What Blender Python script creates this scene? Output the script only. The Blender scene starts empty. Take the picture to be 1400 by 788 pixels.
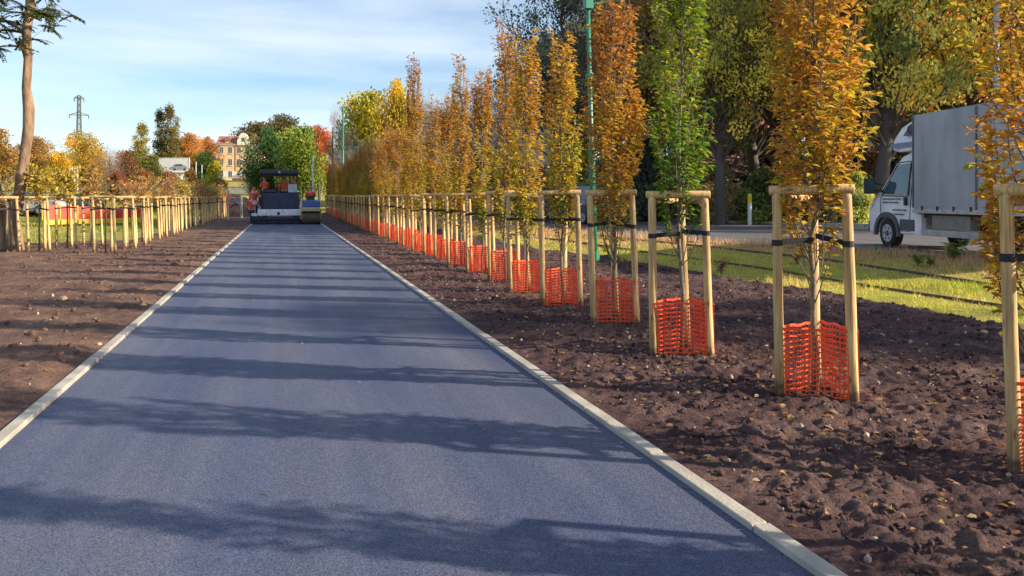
import bpy, bmesh, math, random
import numpy as np
from math import sin, cos, pi, radians
from mathutils import Vector, Matrix
random.seed(7); RNG = np.random.default_rng(7)
S = bpy.context.scene; COL = S.collection

# ------------------------------------------------------------------ camera model helpers
TH = radians(16.6); FPX = 1050.0; EYE = 1.5
def at(px, t, z=0.0):
    """ground-plan position seen in photo column px (0..1400) at forward depth t"""
    u = (px-700)/FPX
    return (t*(sin(TH)+u*cos(TH)), t*(cos(TH)-u*sin(TH)), z)
def zat(py, t): return EYE-(py-270)*t/FPX

# ------------------------------------------------------------------ noise
_P = np.random.default_rng(3).permutation(256); _P = np.concatenate([_P, _P, _P])
_G = np.random.default_rng(4).random(512)*2*pi
def pn(x, y):
    x = np.asarray(x, float); y = np.asarray(y, float)
    xi = np.floor(x).astype(int); yi = np.floor(y).astype(int); xf = x-xi; yf = y-yi
    xi &= 255; yi &= 255
    def g(ix, iy, dx, dy):
        a = _G[_P[_P[ix & 255]+(iy & 255)]]
        return np.cos(a)*dx+np.sin(a)*dy
    u = xf*xf*xf*(xf*(xf*6-15)+10); v = yf*yf*yf*(yf*(yf*6-15)+10)
    a = g(xi, yi, xf, yf); b = g(xi+1, yi, xf-1, yf); c = g(xi, yi+1, xf, yf-1); d = g(xi+1, yi+1, xf-1, yf-1)
    return (a*(1-u)+b*u)*(1-v)+(c*(1-u)+d*u)*v
def fbm(x, y, f, o=3):
    s = 0; a = 1.0
    for k in range(o):
        s = s+a*pn(x*f+17.3*k, y*f-9.1*k); a *= .5; f *= 2.03
    return s
def sst(x, a, b):
    t = np.clip((np.asarray(x, float)-a)/(b-a), 0, 1); return t*t*(3-2*t)

# ------------------------------------------------------------------ terrain
NEAR_Y = [-60, 5, 11.5, 15, 22, 30, 45, 70, 400]; NEAR_X = [20, 15, 13.2, 12.3, 10, 8.6, 7.2, 6.0, 5]
FAR_Y = [-60, 16, 26, 33, 50, 70, 400];           FAR_X = [60, 27.5, 22.8, 19.7, 14.5, 11.0, 9]
SOIL_Y = [-20, 7, 13, 18, 20, 40, 72];            SOIL_X = [8.8, 8.6, 8.3, 8.2, 7.4, 6.2, 5.2]
def xnear(y): return np.interp(y, NEAR_Y, NEAR_X)
def xfar(y): return np.interp(y, FAR_Y, FAR_X)
def H(x, y):
    x = np.asarray(x, float); y = np.asarray(y, float)
    xn = xnear(y); xf = xfar(y)
    h = 0.30*sst(x, xn-4.0, xn-0.3)*(1-sst(y, 60, 72)*.4)
    h = h + 0.75*sst(x, xf+3.2, xf+7.5)
    h = h + 6.7*sst(y, 78, 250)
    h = h + 2.0*sst(y, 44, 72)*sst(-x, 9, 20)*(1-sst(y, 78, 200))
    h = h - 0.05
    return h
def Hs(x, y): return float(H(x, y))
def soil_h(x, y, side):
    """height of the dug soil; side=+1 right bed, -1 left bed"""
    if side > 0:
        xe = np.interp(y, SOIL_Y, SOIL_X)+.35*pn(x*.0+y*.8, y*.0+3.3)+.15*pn(y*3.1, y*0)
        m = sst(xe-x, 0, .5)*sst(74-y, 0, 2)
        dp = x-2.10
    else:
        xe = 5.6+(1-sst(y, 25, 30))*12+.5*pn(y*.6, y*0+8.1)
        m = sst(xe+x, 0, .8)*sst(74-y, 0, 2)
        dp = -1.66-x
    b = np.abs(fbm(x, y, 1.1, 3))
    amp = 1.0 if side > 0 else .62
    n = .050*fbm(x+5, y, .55, 2)+amp*(.062*b+.027*np.abs(fbm(x, y+7, 3.9, 3))+.034*fbm(x+3, y, 9.0, 3)+.014*pn(x*31, y*31)-.030)
    n = n+amp*.03*np.clip(fbm(x, y, 6.2, 2)-.18, 0, 1)*2
    k = sst(dp, 0.0, .35)
    top = .035+n*(.25+.75*k)-.02*(1-k)
    return H(x, y)+.05 + (-.13)*(1-m)+top*m

# ------------------------------------------------------------------ materials
MATS = {}
def nmat(name):
    m = bpy.data.materials.new(name); m.use_nodes = True
    nt = m.node_tree; return m, nt, nt.nodes['Principled BSDF']
def mat(name, col, rough=.7, metal=0, var=.12, scale=6, bump=0.0, bscale=40, coat=0, spec=None, col2=None, stretch=None):
    if name in MATS: return MATS[name]
    m, nt, b = nmat(name); N = nt.nodes; L = nt.links
    tc = N.new('ShaderNodeTexCoord'); src = tc.outputs['Object']
    if stretch:
        mp = N.new('ShaderNodeMapping'); mp.inputs['Scale'].default_value = stretch
        L.new(src, mp.inputs[0]); src = mp.outputs[0]
    n = N.new('ShaderNodeTexNoise'); n.inputs['Scale'].default_value = scale; n.inputs['Detail'].default_value = 5
    L.new(src, n.inputs['Vector'])
    r = N.new('ShaderNodeValToRGB')
    c = Vector(col); d = Vector(col2) if col2 else c*(1-var*1.6)
    e = c*(1+var) if not col2 else c
    r.color_ramp.elements[0].position = .3; r.color_ramp.elements[0].color = (*d, 1)
    r.color_ramp.elements[1].position = .7; r.color_ramp.elements[1].color = (*e, 1)
    L.new(n.outputs['Fac'], r.inputs[0]); L.new(r.outputs[0], b.inputs['Base Color'])
    b.inputs['Roughness'].default_value = rough; b.inputs['Metallic'].default_value = metal
    if coat: b.inputs['Coat Weight'].default_value = coat
    if spec is not None: b.inputs['Specular IOR Level'].default_value = spec
    if bump:
        n2 = N.new('ShaderNodeTexNoise'); n2.inputs['Scale'].default_value = bscale; n2.inputs['Detail'].default_value = 6
        L.new(src, n2.inputs['Vector'])
        bp = N.new('ShaderNodeBump'); bp.inputs['Strength'].default_value = bump; bp.inputs['Distance'].default_value = .02
        L.new(n2.outputs['Fac'], bp.inputs['Height']); L.new(bp.outputs[0], b.inputs['Normal'])
    MATS[name] = m; return m
def leafmat(name, use_obj=False, trans=.35):
    m, nt, b = nmat(name); N = nt.nodes; L = nt.links
    a = N.new('ShaderNodeAttribute'); a.attribute_name = 'Col'
    if use_obj:
        oi = N.new('ShaderNodeObjectInfo'); mx = N.new('ShaderNodeMix'); mx.data_type = 'RGBA'; mx.blend_type = 'MULTIPLY'
        mx.inputs[0].default_value = 1
        L.new(oi.outputs['Color'], mx.inputs[6]); L.new(a.outputs['Color'], mx.inputs[7]); c = mx.outputs[2]
    else: c = a.outputs['Color']
    L.new(c, b.inputs['Base Color']); b.inputs['Roughness'].default_value = .5
    b.inputs['Specular IOR Level'].default_value = .35
    t = N.new('ShaderNodeBsdfTranslucent'); L.new(c, t.inputs[0])
    ms = N.new('ShaderNodeMixShader'); ms.inputs[0].default_value = trans
    L.new(b.outputs[0], ms.inputs[1]); L.new(t.outputs[0], ms.inputs[2])
    L.new(ms.outputs[0], N['Material Output'].inputs[0]); return m
M_LEAF = leafmat('autumn_leaf', False, .45); M_FOL = leafmat('foliage', True, .55)
M_GRASS = leafmat('grass_blade', False, .3)
M_STAKE = mat('peeled_pine', (.62, .42, .19), .75, var=.22, scale=5, bump=.25, bscale=30, stretch=(1, 1, .25))
def stake_mat():
    m = M_STAKE; nt = m.node_tree; N = nt.nodes; L = nt.links; b = N['Principled BSDF']
    old = b.inputs['Base Color'].links[0].from_socket
    tc = N.new('ShaderNodeTexCoord'); mp = N.new('ShaderNodeMapping'); mp.inputs['Scale'].default_value = (1, 1, .28)
    L.new(tc.outputs['Object'], mp.inputs[0])
    v = N.new('ShaderNodeTexVoronoi'); v.inputs['Scale'].default_value = 13; L.new(mp.outputs[0], v.inputs['Vector'])
    r = N.new('ShaderNodeValToRGB'); r.color_ramp.elements[0].position = .05; r.color_ramp.elements[1].position = .16; r.color_ramp.elements[0].color = (.30, .19, .10, 1); r.color_ramp.elements[1].color = (1, 1, 1, 1)
    L.new(v.outputs['Distance'], r.inputs[0])
    g = N.new('ShaderNodeTexNoise'); g.inputs['Scale'].default_value = 60; g.inputs['Detail'].default_value = 4
    mp2 = N.new('ShaderNodeMapping'); mp2.inputs['Scale'].default_value = (1.6, 1.6, .05); L.new(tc.outputs['Object'], mp2.inputs[0]); L.new(mp2.outputs[0], g.inputs['Vector'])
    r2 = N.new('ShaderNodeValToRGB'); r2.color_ramp.elements[0].position = .32; r2.color_ramp.elements[1].position = .6; r2.color_ramp.elements[0].color = (.62, .56, .50, 1); r2.color_ramp.elements[1].color = (1.1, 1.1, 1.1, 1)
    L.new(g.outputs['Fac'], r2.inputs[0])
    def mul(a, c):
        x = N.new('ShaderNodeMix'); x.data_type = 'RGBA'; x.blend_type = 'MULTIPLY'; x.inputs[0].default_value = 1; L.new(a, x.inputs[6]); L.new(c, x.inputs[7]); return x.outputs[2]
    c = mul(mul(old, r.outputs[0]), r2.outputs[0])
    sp = N.new('ShaderNodeSeparateXYZ'); L.new(tc.outputs['Object'], sp.inputs[0]); n = N.new('ShaderNodeTexNoise'); n.inputs['Scale'].default_value = 18; L.new(tc.outputs['Object'], n.inputs['Vector'])
    ad = N.new('ShaderNodeMath'); ad.operation = 'MULTIPLY_ADD'; L.new(n.outputs['Fac'], ad.inputs[0]); ad.inputs[1].default_value = -.28; L.new(sp.outputs['Z'], ad.inputs[2])
    mr = N.new('ShaderNodeMapRange'); mr.inputs[1].default_value = -.09; mr.inputs[2].default_value = .0; mr.inputs[3].default_value = .8; mr.inputs[4].default_value = 0; L.new(ad.outputs[0], mr.inputs[0])
    x = N.new('ShaderNodeMix'); x.data_type = 'RGBA'; x.inputs[7].default_value = (.09, .055, .045, 1); L.new(mr.outputs[0], x.inputs[0]); L.new(c, x.inputs[6]); L.new(x.outputs[2], b.inputs['Base Color'])
stake_mat()
M_NET = mat('orange_net', (.85, .085, .018), .5, var=.12, scale=8)
M_TIE = mat('black_webbing', (.012, .013, .02), .7)
M_BARK = mat('bark_young', (.20, .16, .11), .85, var=.3, scale=25, bump=.4, bscale=60)
M_BARKD = mat('bark_dark', (.10, .085, .075), .9, var=.4, scale=3, bump=.8, bscale=12)
M_BARKL = mat('bark_light', (.25, .165, .10), .9, var=.4, scale=5, bump=1, bscale=18, stretch=(1, 1, .3))
M_CONC = mat('kerb_concrete', (.38, .355, .31), .9, var=.2, scale=3, bump=.3, bscale=60)
M_WHITE = mat('white_paint', (.62, .64, .66), .4, var=.06)
M_TRUCKW = mat('truck_white', (.70, .73, .78), .35, var=.10, scale=3, coat=.3)
M_TARP = mat('grey_tarpaulin', (.32, .35, .40), .55, var=.16, scale=1.3, bump=.5, bscale=2.2, stretch=(1, 1.6, .5))
M_TARPD = mat('tarp_edge_dark', (.10, .11, .13), .6)
M_ALU = mat('aluminium', (.42, .43, .44), .45, .6, var=.15)
M_GLASS = mat('vehicle_glass', (.05, .085, .10), .06, 0, var=.1, spec=.8)
M_TYRE = mat('tyre_rubber', (.018, .018, .02), .85, var=.3)
M_BLACK = mat('black_plastic', (.02, .021, .025), .55)
M_DGREY = mat('dark_grey_plastic', (.075, .085, .10), .6)
M_RIM = mat('steel_rim', (.42, .43, .45), .4, .5)
M_RUST = mat('worn_steel', (.12, .085, .065), .7, .4, var=.3)
M_GREEN = mat('green_paint', (.02, .20, .12), .45, var=.15, scale=2)
M_STEEL = mat('galvanised_steel', (.42, .43, .43), .5, .5)
M_NAVY = mat('navy_machine', (.018, .028, .085), .45, var=.3, scale=2)
M_SILVER = mat('silver_screed', (.72, .74, .80), .4, .2, var=.15)
M_HIVIS = mat('hi_vis_orange', (.85, .13, .04), .8)
M_REDC = mat('red_clothing', (.70, .05, .04), .8)
M_SKIN = mat('skin', (.50, .30, .21), .6)
M_TROU = mat('dark_trousers', (.03, .035, .06), .85)
M_YEL = mat('yellow_paint', (.70, .48, .04), .5, var=.15)
M_REDP = mat('red_paint', (.60, .06, .03), .5, var=.2, scale=2)
M_LRED = mat('red_lamp', (.5, .02, .02), .25)
M_LAMP = mat('lamp_glass', (.7, .7, .68), .15)

def m_asphalt(name, c1, c2, tint=0):
    m, nt, b = nmat(name); N = nt.nodes; L = nt.links
    tc = N.new('ShaderNodeTexCoord')
    big = N.new('ShaderNodeTexNoise'); big.inputs['Scale'].default_value = .9; big.inputs['Detail'].default_value = 4
    mp = N.new('ShaderNodeMapping'); mp.inputs['Scale'].default_value = (1.6, .22, 1)
    L.new(tc.outputs['Object'], mp.inputs[0]); L.new(mp.outputs[0], big.inputs['Vector'])
    fine = N.new('ShaderNodeTexVoronoi'); fine.inputs['Scale'].default_value = 170
    L.new(tc.outputs['Object'], fine.inputs['Vector'])
    fn = N.new('ShaderNodeTexNoise'); fn.inputs['Scale'].default_value = 160; fn.inputs['Detail'].default_value = 3
    L.new(tc.outputs['Object'], fn.inputs['Vector'])
    r = N.new('ShaderNodeValToRGB'); r.color_ramp.elements[0].position = .3; r.color_ramp.elements[1].position = .72
    r.color_ramp.elements[0].color = (*c1, 1); r.color_ramp.elements[1].color = (*c2, 1)
    L.new(big.outputs['Fac'], r.inputs[0])
    r2 = N.new('ShaderNodeValToRGB'); r2.color_ramp.elements[0].position = .33; r2.color_ramp.elements[1].position = .68
    r2.color_ramp.elements[0].color = (.6, .6, .6, 1); r2.color_ramp.elements[1].color = (1.42, 1.4, 1.37, 1)
    sc = N.new('ShaderNodeSeparateColor'); L.new(fine.outputs['Color'], sc.inputs[0])
    av = N.new('ShaderNodeMath'); av.operation = 'MULTIPLY_ADD'; av.inputs[1].default_value = .5; L.new(sc.outputs[0], av.inputs[0])
    hf = N.new('ShaderNodeMath'); hf.operation = 'MULTIPLY'; hf.inputs[1].default_value = .5; L.new(fn.outputs['Fac'], hf.inputs[0]); L.new(hf.outputs[0], av.inputs[2]); L.new(av.outputs[0], r2.inputs[0])
    mx = N.new('ShaderNodeMix'); mx.data_type = 'RGBA'; mx.blend_type = 'MULTIPLY'; mx.inputs[0].default_value = 1
    L.new(r.outputs[0], mx.inputs[6]); L.new(r2.outputs[0], mx.inputs[7])
    # long roller streaks running with the path
    mps = N.new('ShaderNodeMapping'); mps.inputs['Scale'].default_value = (5.5, .05, 1); L.new(tc.outputs['Object'], mps.inputs[0])
    st = N.new('ShaderNodeTexNoise'); st.inputs['Scale'].default_value = 1.0; st.inputs['Detail'].default_value = 5; L.new(mps.outputs[0], st.inputs['Vector'])
    rs = N.new('ShaderNodeValToRGB'); rs.color_ramp.elements[0].position = .35; rs.color_ramp.elements[1].position = .68; rs.color_ramp.elements[0].color = (.93, .93, .93, 1); rs.color_ramp.elements[1].color = (1.12, 1.11, 1.08, 1)
    L.new(st.outputs['Fac'], rs.inputs[0]); mxs = N.new('ShaderNodeMix'); mxs.data_type = 'RGBA'; mxs.blend_type = 'MULTIPLY'; mxs.inputs[0].default_value = 1
    L.new(mx.outputs[2], mxs.inputs[6]); L.new(rs.outputs[0], mxs.inputs[7]); mx = mxs
    # pale dust specks
    dn = N.new('ShaderNodeTexNoise'); dn.inputs['Scale'].default_value = 26; dn.inputs['Detail'].default_value = 8; dn.inputs['Roughness'].default_value = .75
    L.new(tc.outputs['Object'], dn.inputs['Vector'])
    r3 = N.new('ShaderNodeValToRGB'); r3.color_ramp.elements[0].position = .69; r3.color_ramp.elements[1].position = .74
    L.new(dn.outputs['Fac'], r3.inputs[0])
    mx2 = N.new('ShaderNodeMix'); mx2.data_type = 'RGBA'; mx2.inputs[7].default_value = (.22, .21, .2, 1)
    L.new(r3.outputs[0], mx2.inputs[0]); L.new(mx.outputs[2], mx2.inputs[6])
    L.new(mx2.outputs[2], b.inputs['Base Color'])
    b.inputs['Roughness'].default_value = .72; b.inputs['Specular IOR Level'].default_value = .35
    bp = N.new('ShaderNodeBump'); bp.inputs['Strength'].default_value = .45; bp.inputs['Distance'].default_value = .003
    L.new(fine.outputs['Distance'], bp.inputs['Height']); L.new(bp.outputs[0], b.inputs['Normal'])
    return m
M_ASPH = m_asphalt('fresh_asphalt', (.041, .060, .130), (.098, .110, .162))
M_ROAD = m_asphalt('old_asphalt', (.085, .09, .11), (.14, .14, .15))
def m_soil(name, c1, c2, c3, bs=.8):
    m, nt, b = nmat(name); N = nt.nodes; L = nt.links
    tc = N.new('ShaderNodeTexCoord')
    n1 = N.new('ShaderNodeTexNoise'); n1.inputs['Scale'].default_value = 1.3; n1.inputs['Detail'].default_value = 8; n1.inputs['Roughness'].default_value = .7
    L.new(tc.outputs['Object'], n1.inputs['Vector'])
    r = N.new('ShaderNodeValToRGB'); e = r.color_ramp.elements
    e[0].position = .34; e[0].color = (*c1, 1); e[1].position = .72; e[1].color = (*c3, 1)
    q = e.new(.5); q.color = (*c2, 1); L.new(n1.outputs['Fac'], r.inputs[0])
    n2 = N.new('ShaderNodeTexNoise'); n2.inputs['Scale'].default_value = 42; n2.inputs['Detail'].default_value = 6; n2.inputs['Roughness'].default_value = .7
    L.new(tc.outputs['Object'], n2.inputs['Vector'])
    r2 = N.new('ShaderNodeValToRGB'); r2.color_ramp.elements[0].position = .35; r2.color_ramp.elements[1].position = .7
    r2.color_ramp.elements[0].color = (.55, .55, .55, 1); r2.color_ramp.elements[1].color = (1.5, 1.45, 1.4, 1)
    L.new(n2.outputs['Fac'], r2.inputs[0])
    mx = N.new('ShaderNodeMix'); mx.data_type = 'RGBA'; mx.blend_type = 'MULTIPLY'; mx.inputs[0].default_value = 1
    L.new(r.outputs[0], mx.inputs[6]); L.new(r2.outputs[0], mx.inputs[7]); L.new(mx.outputs[2], b.inputs['Base Color'])
    b.inputs['Roughness'].default_value = .92; b.inputs['Specular IOR Level'].default_value = .2
    bp = N.new('ShaderNodeBump'); bp.inputs['Strength'].default_value = bs; bp.inputs['Distance'].default_value = .03
    L.new(n2.outputs['Fac'], bp.inputs['Height']); L.new(bp.outputs[0], b.inputs['Normal'])
    return m
M_SOILR = m_soil('dark_topsoil', (.034, .019, .026), (.080, .048, .050), (.165, .108, .095))
M_SOILL = m_soil('brown_topsoil', (.07, .042, .038), (.135, .083, .066), (.22, .142, .105), .6)
M_GROUND = m_soil('rough_grassland', (.22, .16, .06), (.30, .29, .05), (.42, .35, .11), .5)
M_LAWN = m_soil('lawn', (.05, .10, .015), (.09, .17, .025), (.14, .2, .04), .4)
M_GRAVEL = m_soil('pale_gravel', (.20, .15, .11), (.30, .235, .17), (.40, .33, .25), .5)
M_PAVE = mat('pavement_slab', (.36, .33, .30), .85, var=.15, scale=2)

# ------------------------------------------------------------------ mesh helpers
class MB:
    def __init__(s): s.v = []; s.f = []; s.mi = []; s.cur = 0
    def add(s, vs, fs):
        o = len(s.v); s.v += [tuple(p) for p in vs]
        for f in fs: s.f.append(tuple(i+o for i in f)); s.mi.append(s.cur)
    def box(s, a, b, M=None):
        x0, y0, z0 = a; x1, y1, z1 = b
        vs = [(x, y, z) for z in (z0, z1) for y in (y0, y1) for x in (x0, x1)]
        if M is not None: vs = [tuple(M @ Vector(p)) for p in vs]
        s.add(vs, [(0, 2, 3, 1), (4, 5, 7, 6), (0, 1, 5, 4), (2, 6, 7, 3), (0, 4, 6, 2), (1, 3, 7, 5)])
    def tube(s, pts, rad, n=8, cap=True, sq=None):
        pts = [Vector(p) for p in pts]; R = rad if hasattr(rad, '__len__') else [rad]*len(pts)
        o = len(s.v); up = None
        for i, p in enumerate(pts):
            d = (pts[min(i+1, len(pts)-1)]-pts[max(i-1, 0)])
            if d.length < 1e-9: d = Vector((0, 0, 1))
            d.normalize()
            if up is None:
                up = Vector((1, 0, 0)) if abs(d.x) < .8 else Vector((0, 1, 0))
            up = (up-d*up.dot(d)).normalized(); w = d.cross(up)
            for k in range(n):
                a = 2*pi*k/n; s.v.append(tuple(p+(up*cos(a)+w*sin(a))*R[i]))
        for i in range(len(pts)-1):
            for k in range(n):
                a = o+i*n+k; b = o+i*n+(k+1) % n
                s.f.append((a, b, b+n, a+n)); s.mi.append(s.cur)
        if cap:
            s.f.append(tuple(o+k for k in reversed(range(n)))); s.mi.append(s.cur)
            e = o+(len(pts)-1)*n; s.f.append(tuple(e+k for k in range(n))); s.mi.append(s.cur)
    def bar(s, p, q, w, h):
        """rectangular bar from p to q; w horizontal-ish, h other"""
        p = Vector(p); q = Vector(q); d = (q-p).normalized()
        up = Vector((0, 0, 1)) if abs(d.z) < .9 else Vector((0, 1, 0))
        x = d.cross(up).normalized(); y = x.cross(d)
        vs = [e+x*a*w/2+y*b*h/2 for e in (p, q) for a, b in ((-1, -1), (1, -1), (1, 1), (-1, 1))]
        s.add(vs, [(0, 1, 2, 3), (7, 6, 5, 4), (0, 4, 5, 1), (1, 5, 6, 2), (2, 6, 7, 3), (3, 7, 4, 0)])
    def prism(s, prof, x0, x1, axis='x', inset=None):
        """prof: list of (y,z) polygon; extruded in x. inset(z)->amount pulled in at each side"""
        n = len(prof); ins = inset or (lambda y, z: 0)
        a = [(x0+ins(y, z), y, z) for y, z in prof]; b = [(x1-ins(y, z), y, z) for y, z in prof]
        s.add(a+b, [tuple(reversed(range(n))), tuple(range(n, 2*n))]+[(i, (i+1) % n, (i+1) % n+n, i+n) for i in range(n)])
    def cyl(s, c, r, h, axis='x', n=20, r2=None):
        c = Vector(c); d = {'x': Vector((1, 0, 0)), 'y': Vector((0, 1, 0)), 'z': Vector((0, 0, 1))}[axis]
        s.tube([c-d*h/2, c+d*h/2], [r, r2 if r2 is not None else r], n)
    def build(s, name, mats, parent=None, smooth=False, bevel=0, loc=None):
        me = bpy.data.meshes.new(name); me.from_pydata(s.v, [], s.f); me.update()
        mats = mats if isinstance(mats, (list, tuple)) else [mats]
        for m in mats: me.materials.append(m)
        if len(mats) > 1: me.polygons.foreach_set('material_index', s.mi)
        bm = bmesh.new(); bm.from_mesh(me); bmesh.ops.recalc_face_normals(bm, faces=bm.faces); bm.to_mesh(me); bm.free()
        if smooth: me.polygons.foreach_set('use_smooth', [True]*len(me.polygons))
        o = bpy.data.objects.new(name, me); COL.objects.link(o)
        if parent: o.parent = parent
        if loc: o.location = loc
        if bevel:
            b = o.modifiers.new('bevel', 'BEVEL'); b.width = bevel; b.segments = 2; b.limit_method = 'ANGLE'; b.angle_limit = radians(35)
        return o
def npmesh(name, V, F, mats, col=None, smooth=False):
    """V (n,3), F (m,k) arrays"""
    me = bpy.data.meshes.new(name); n = len(V); m, k = F.shape
    me.vertices.add(n); me.vertices.foreach_set('co', np.ascontiguousarray(V, dtype=np.float32).ravel())
    me.loops.add(m*k); me.loops.foreach_set('vertex_index', np.ascontiguousarray(F, dtype=np.int32).ravel())
    me.polygons.add(m); me.polygons.foreach_set('loop_start', np.arange(0, m*k, k, dtype=np.int32))
    me.polygons.foreach_set('loop_total', np.full(m, k, dtype=np.int32))
    if smooth: me.polygons.foreach_set('use_smooth', np.ones(m, dtype=bool))
    me.update(calc_edges=True)
    for q in (mats if isinstance(mats, (list, tuple)) else [mats]): me.materials.append(q)
    if col is not None:
        a = me.color_attributes.new('Col', 'FLOAT_COLOR', 'POINT')
        c = np.ones((n, 4), dtype=np.float32); c[:, :3] = col; a.data.foreach_set('color', c.ravel())
    return me
def link(name, me, parent=None, loc=None, color=None):
    o = bpy.data.objects.new(name, me); COL.objects.link(o)
    if parent: o.parent = parent
    if loc: o.location = loc
    if color: o.color = (*color, 1)
    return o
def tag(o, label=None, cat=None, group=None, kind=None):
    if label: o['label'] = label
    if cat: o['category'] = cat
    if group: o['group'] = group
    if kind: o['kind'] = kind
    return o
def empty(name, loc=(0, 0, 0), rz=0, label=None, cat=None, group=None):
    o = bpy.data.objects.new(name, None); COL.objects.link(o); o.location = loc; o.rotation_euler = (0, 0, rz)
    o.empty_display_size = .2
    return tag(o, label, cat, group)
def copy_tree(o, parent=None):
    c = o.copy(); COL.objects.link(c); c.parent = parent
    for ch in list(o.children): copy_tree(ch, c)
    return c

def norm(a): return a/np.maximum(np.linalg.norm(a, axis=1, keepdims=True), 1e-9)
def leaves_fine(C, D, Nn, Ln, W, colr):
    """curved folded leaves: 8 verts, 6 tris->quads padded. C base, D direction, Nn up normal"""
    D = norm(D); X = norm(np.cross(D, Nn)); U = norm(np.cross(X, D)); n = len(C)
    L1 = Ln[:, None]; w = W[:, None]
    rows = [(0, 0, 0), (-.5, .36, .10), (0, .36, .0), (.5, .36, .10), (-.40, .70, .02), (0, .72, -.07), (.40, .70, .02), (0, 1.0, -.22)]
    V = np.stack([C+X*w*a+D*L1*b+U*L1*c for a, b, c in rows], 1).reshape(-1, 3)
    q = np.array([(0, 2, 1, 1), (0, 3, 2, 2), (1, 2, 5, 4), (2, 3, 6, 5), (4, 5, 7, 7), (5, 6, 7, 7)])
    T = np.array([(0, 2, 1), (0, 3, 2), (1, 2, 5), (1, 5, 4), (2, 3, 6), (2, 6, 5), (4, 5, 7), (5, 6, 7)])
    F = (np.arange(n)[:, None, None]*8+T[None]).reshape(-1, 3)
    return V, F, np.repeat(colr, 8, axis=0)
def leaves_quad(C, D, Nn, Ln, W, colr):
    D = norm(D); X = norm(np.cross(D, Nn)); U = np.cross(X, D); n = len(C); L1 = Ln[:, None]; w = W[:, None]
    V = np.stack([C, C+D*L1*.45+X*w*.5+U*L1*.1, C+D*L1-U*L1*.08, C+D*L1*.45-X*w*.5+U*L1*.1], 1).reshape(-1, 3)
    F = (np.arange(n)[:, None]*4+np.array([0, 1, 2, 3])[None])
    return V, F, np.repeat(colr, 4, axis=0)
def randdir(n, rng): return norm(rng.normal(size=(n, 3)))

# ------------------------------------------------------------------ SETTING: ground, soil, path, road
def grid_mesh(name, xs, ys, zf, m, smooth=False):
    X, Y = np.meshgrid(xs, ys); Z = zf(X, Y)
    V = np.stack([X, Y, Z], -1).reshape(-1, 3); nx = len(xs); ny = len(ys)
    i = np.arange(nx-1)[None, :]+nx*np.arange(ny-1)[:, None]
    F = np.stack([i, i+1, i+1+nx, i+nx], -1).reshape(-1, 4)
    return npmesh(name, V, F, m, smooth=smooth)
def prog(a, b, first, k):
    o = [a]; st = first
    while o[-1] < b: o.append(o[-1]+st); st = max(first, k*abs(o[-1]))
    return np.array(o)
gx = np.concatenate([-prog(30, 2500, 2, .08)[::-1], np.arange(-29, 45, .5), prog(45, 2500, 2, .08)])
gy = np.concatenate([-prog(4, 600, 3, .15)[::-1], np.arange(-3, 90, .5), prog(90, 3500, 1.5, .03)])
ground = link('ground', grid_mesh('ground', gx, gy, H, M_GROUND, True)); tag(ground, kind='structure')

ys_near = prog(1.0, 75, .018, .0048)
sx = np.concatenate([np.arange(2.08, 5.2, .02), np.arange(5.2, 9.6, .035)])
soilr = link('soil_bed_right', grid_mesh('soil_right', sx, ys_near, lambda x, y: soil_h(x, y, 1), M_SOILR, True))
ysl = prog(2.0, 75, .03, .006)
sxl = -np.concatenate([np.arange(1.64, 8, .035), np.arange(8, 19, .09)])[::-1]
soill = link('soil_bed_left', grid_mesh('soil_left', sxl, ysl, lambda x, y: soil_h(x, y, -1), M_SOILL, True))
for o in (soilr, soill): tag(o, kind='structure')
# path with two kerbs
PXL, PXR = -1.62, 2.02
def strip(name, x0, x1, y0, y1, z, m, n=40):
    V = []; F = []
    for i in range(n+1):
        y = y0+(y1-y0)*i/n; V += [(x0, y, z), (x1, y, z)]
    for i in range(n): F.append((2*i, 2*i+1, 2*i+3, 2*i+2))
    return npmesh(name, np.array(V), np.array(F), m)
path = link('path', strip('path', PXL, PXR, -4, 47.5, .0, M_ASPH)); tag(path, kind='structure')
sub = link('gravel_subbase', strip('gravel_subbase', PXL, PXR, 47.5, 95, -.02, M_GRAVEL)); tag(sub, kind='structure')
for side, x in ((1, PXR), (-1, PXL)):
    mb = MB(); y = -4.0; k = 0
    while y < 72:
        dz = random.uniform(-.002, .002); dx = random.uniform(-.002, .002)
        x0, x1 = (x, x+.085) if side > 0 else (x-.085, x)
        mb.box((x0+dx, y+.006, -.12), (x1+dx, y+.994, .032+dz*1.8)); y += 1; k += 1
    o = mb.build('kerb_right' if side > 0 else 'kerb_left', M_CONC, bevel=.006); tag(o, kind='structure')
# road on the right
def ribbon(name, ya, yb, xa, xb, dz, m, n=120, nx=14):
    ys = np.linspace(ya, yb, n); V = []; F = []
    for y in ys:
        for j in range(nx+1):
            x = xa(y)+(xb(y)-xa(y))*j/nx; V.append((x, y, Hs(x, y)+dz))
    for i in range(n-1):
        for j in range(nx):
            a = i*(nx+1)+j; F.append((a, a+1, a+nx+2, a+nx+1))
    return npmesh(name, np.array(V), np.array(F), m, smooth=True)
tag(link('road', ribbon('road', -50, 80, lambda y: xnear(y)-.05, lambda y: xfar(y), .03, M_ROAD)), kind='structure')
tag(link('pavement', ribbon('pavement', -50, 80, lambda y: xfar(y)+.12, lambda y: xfar(y)+2.9, .14, M_PAVE)), kind='structure')
mb = MB(); y = -40
while y < 78:
    x = xfar(y); x2 = xfar(y+.98)
    mb.bar((x+.06, y, Hs(x, y)+.08), (x2+.06, y+.98, Hs(x2, y+1)+.08), .12, .17); y += 1
tag(mb.build('road_kerb', M_CONC), kind='structure')
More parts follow.
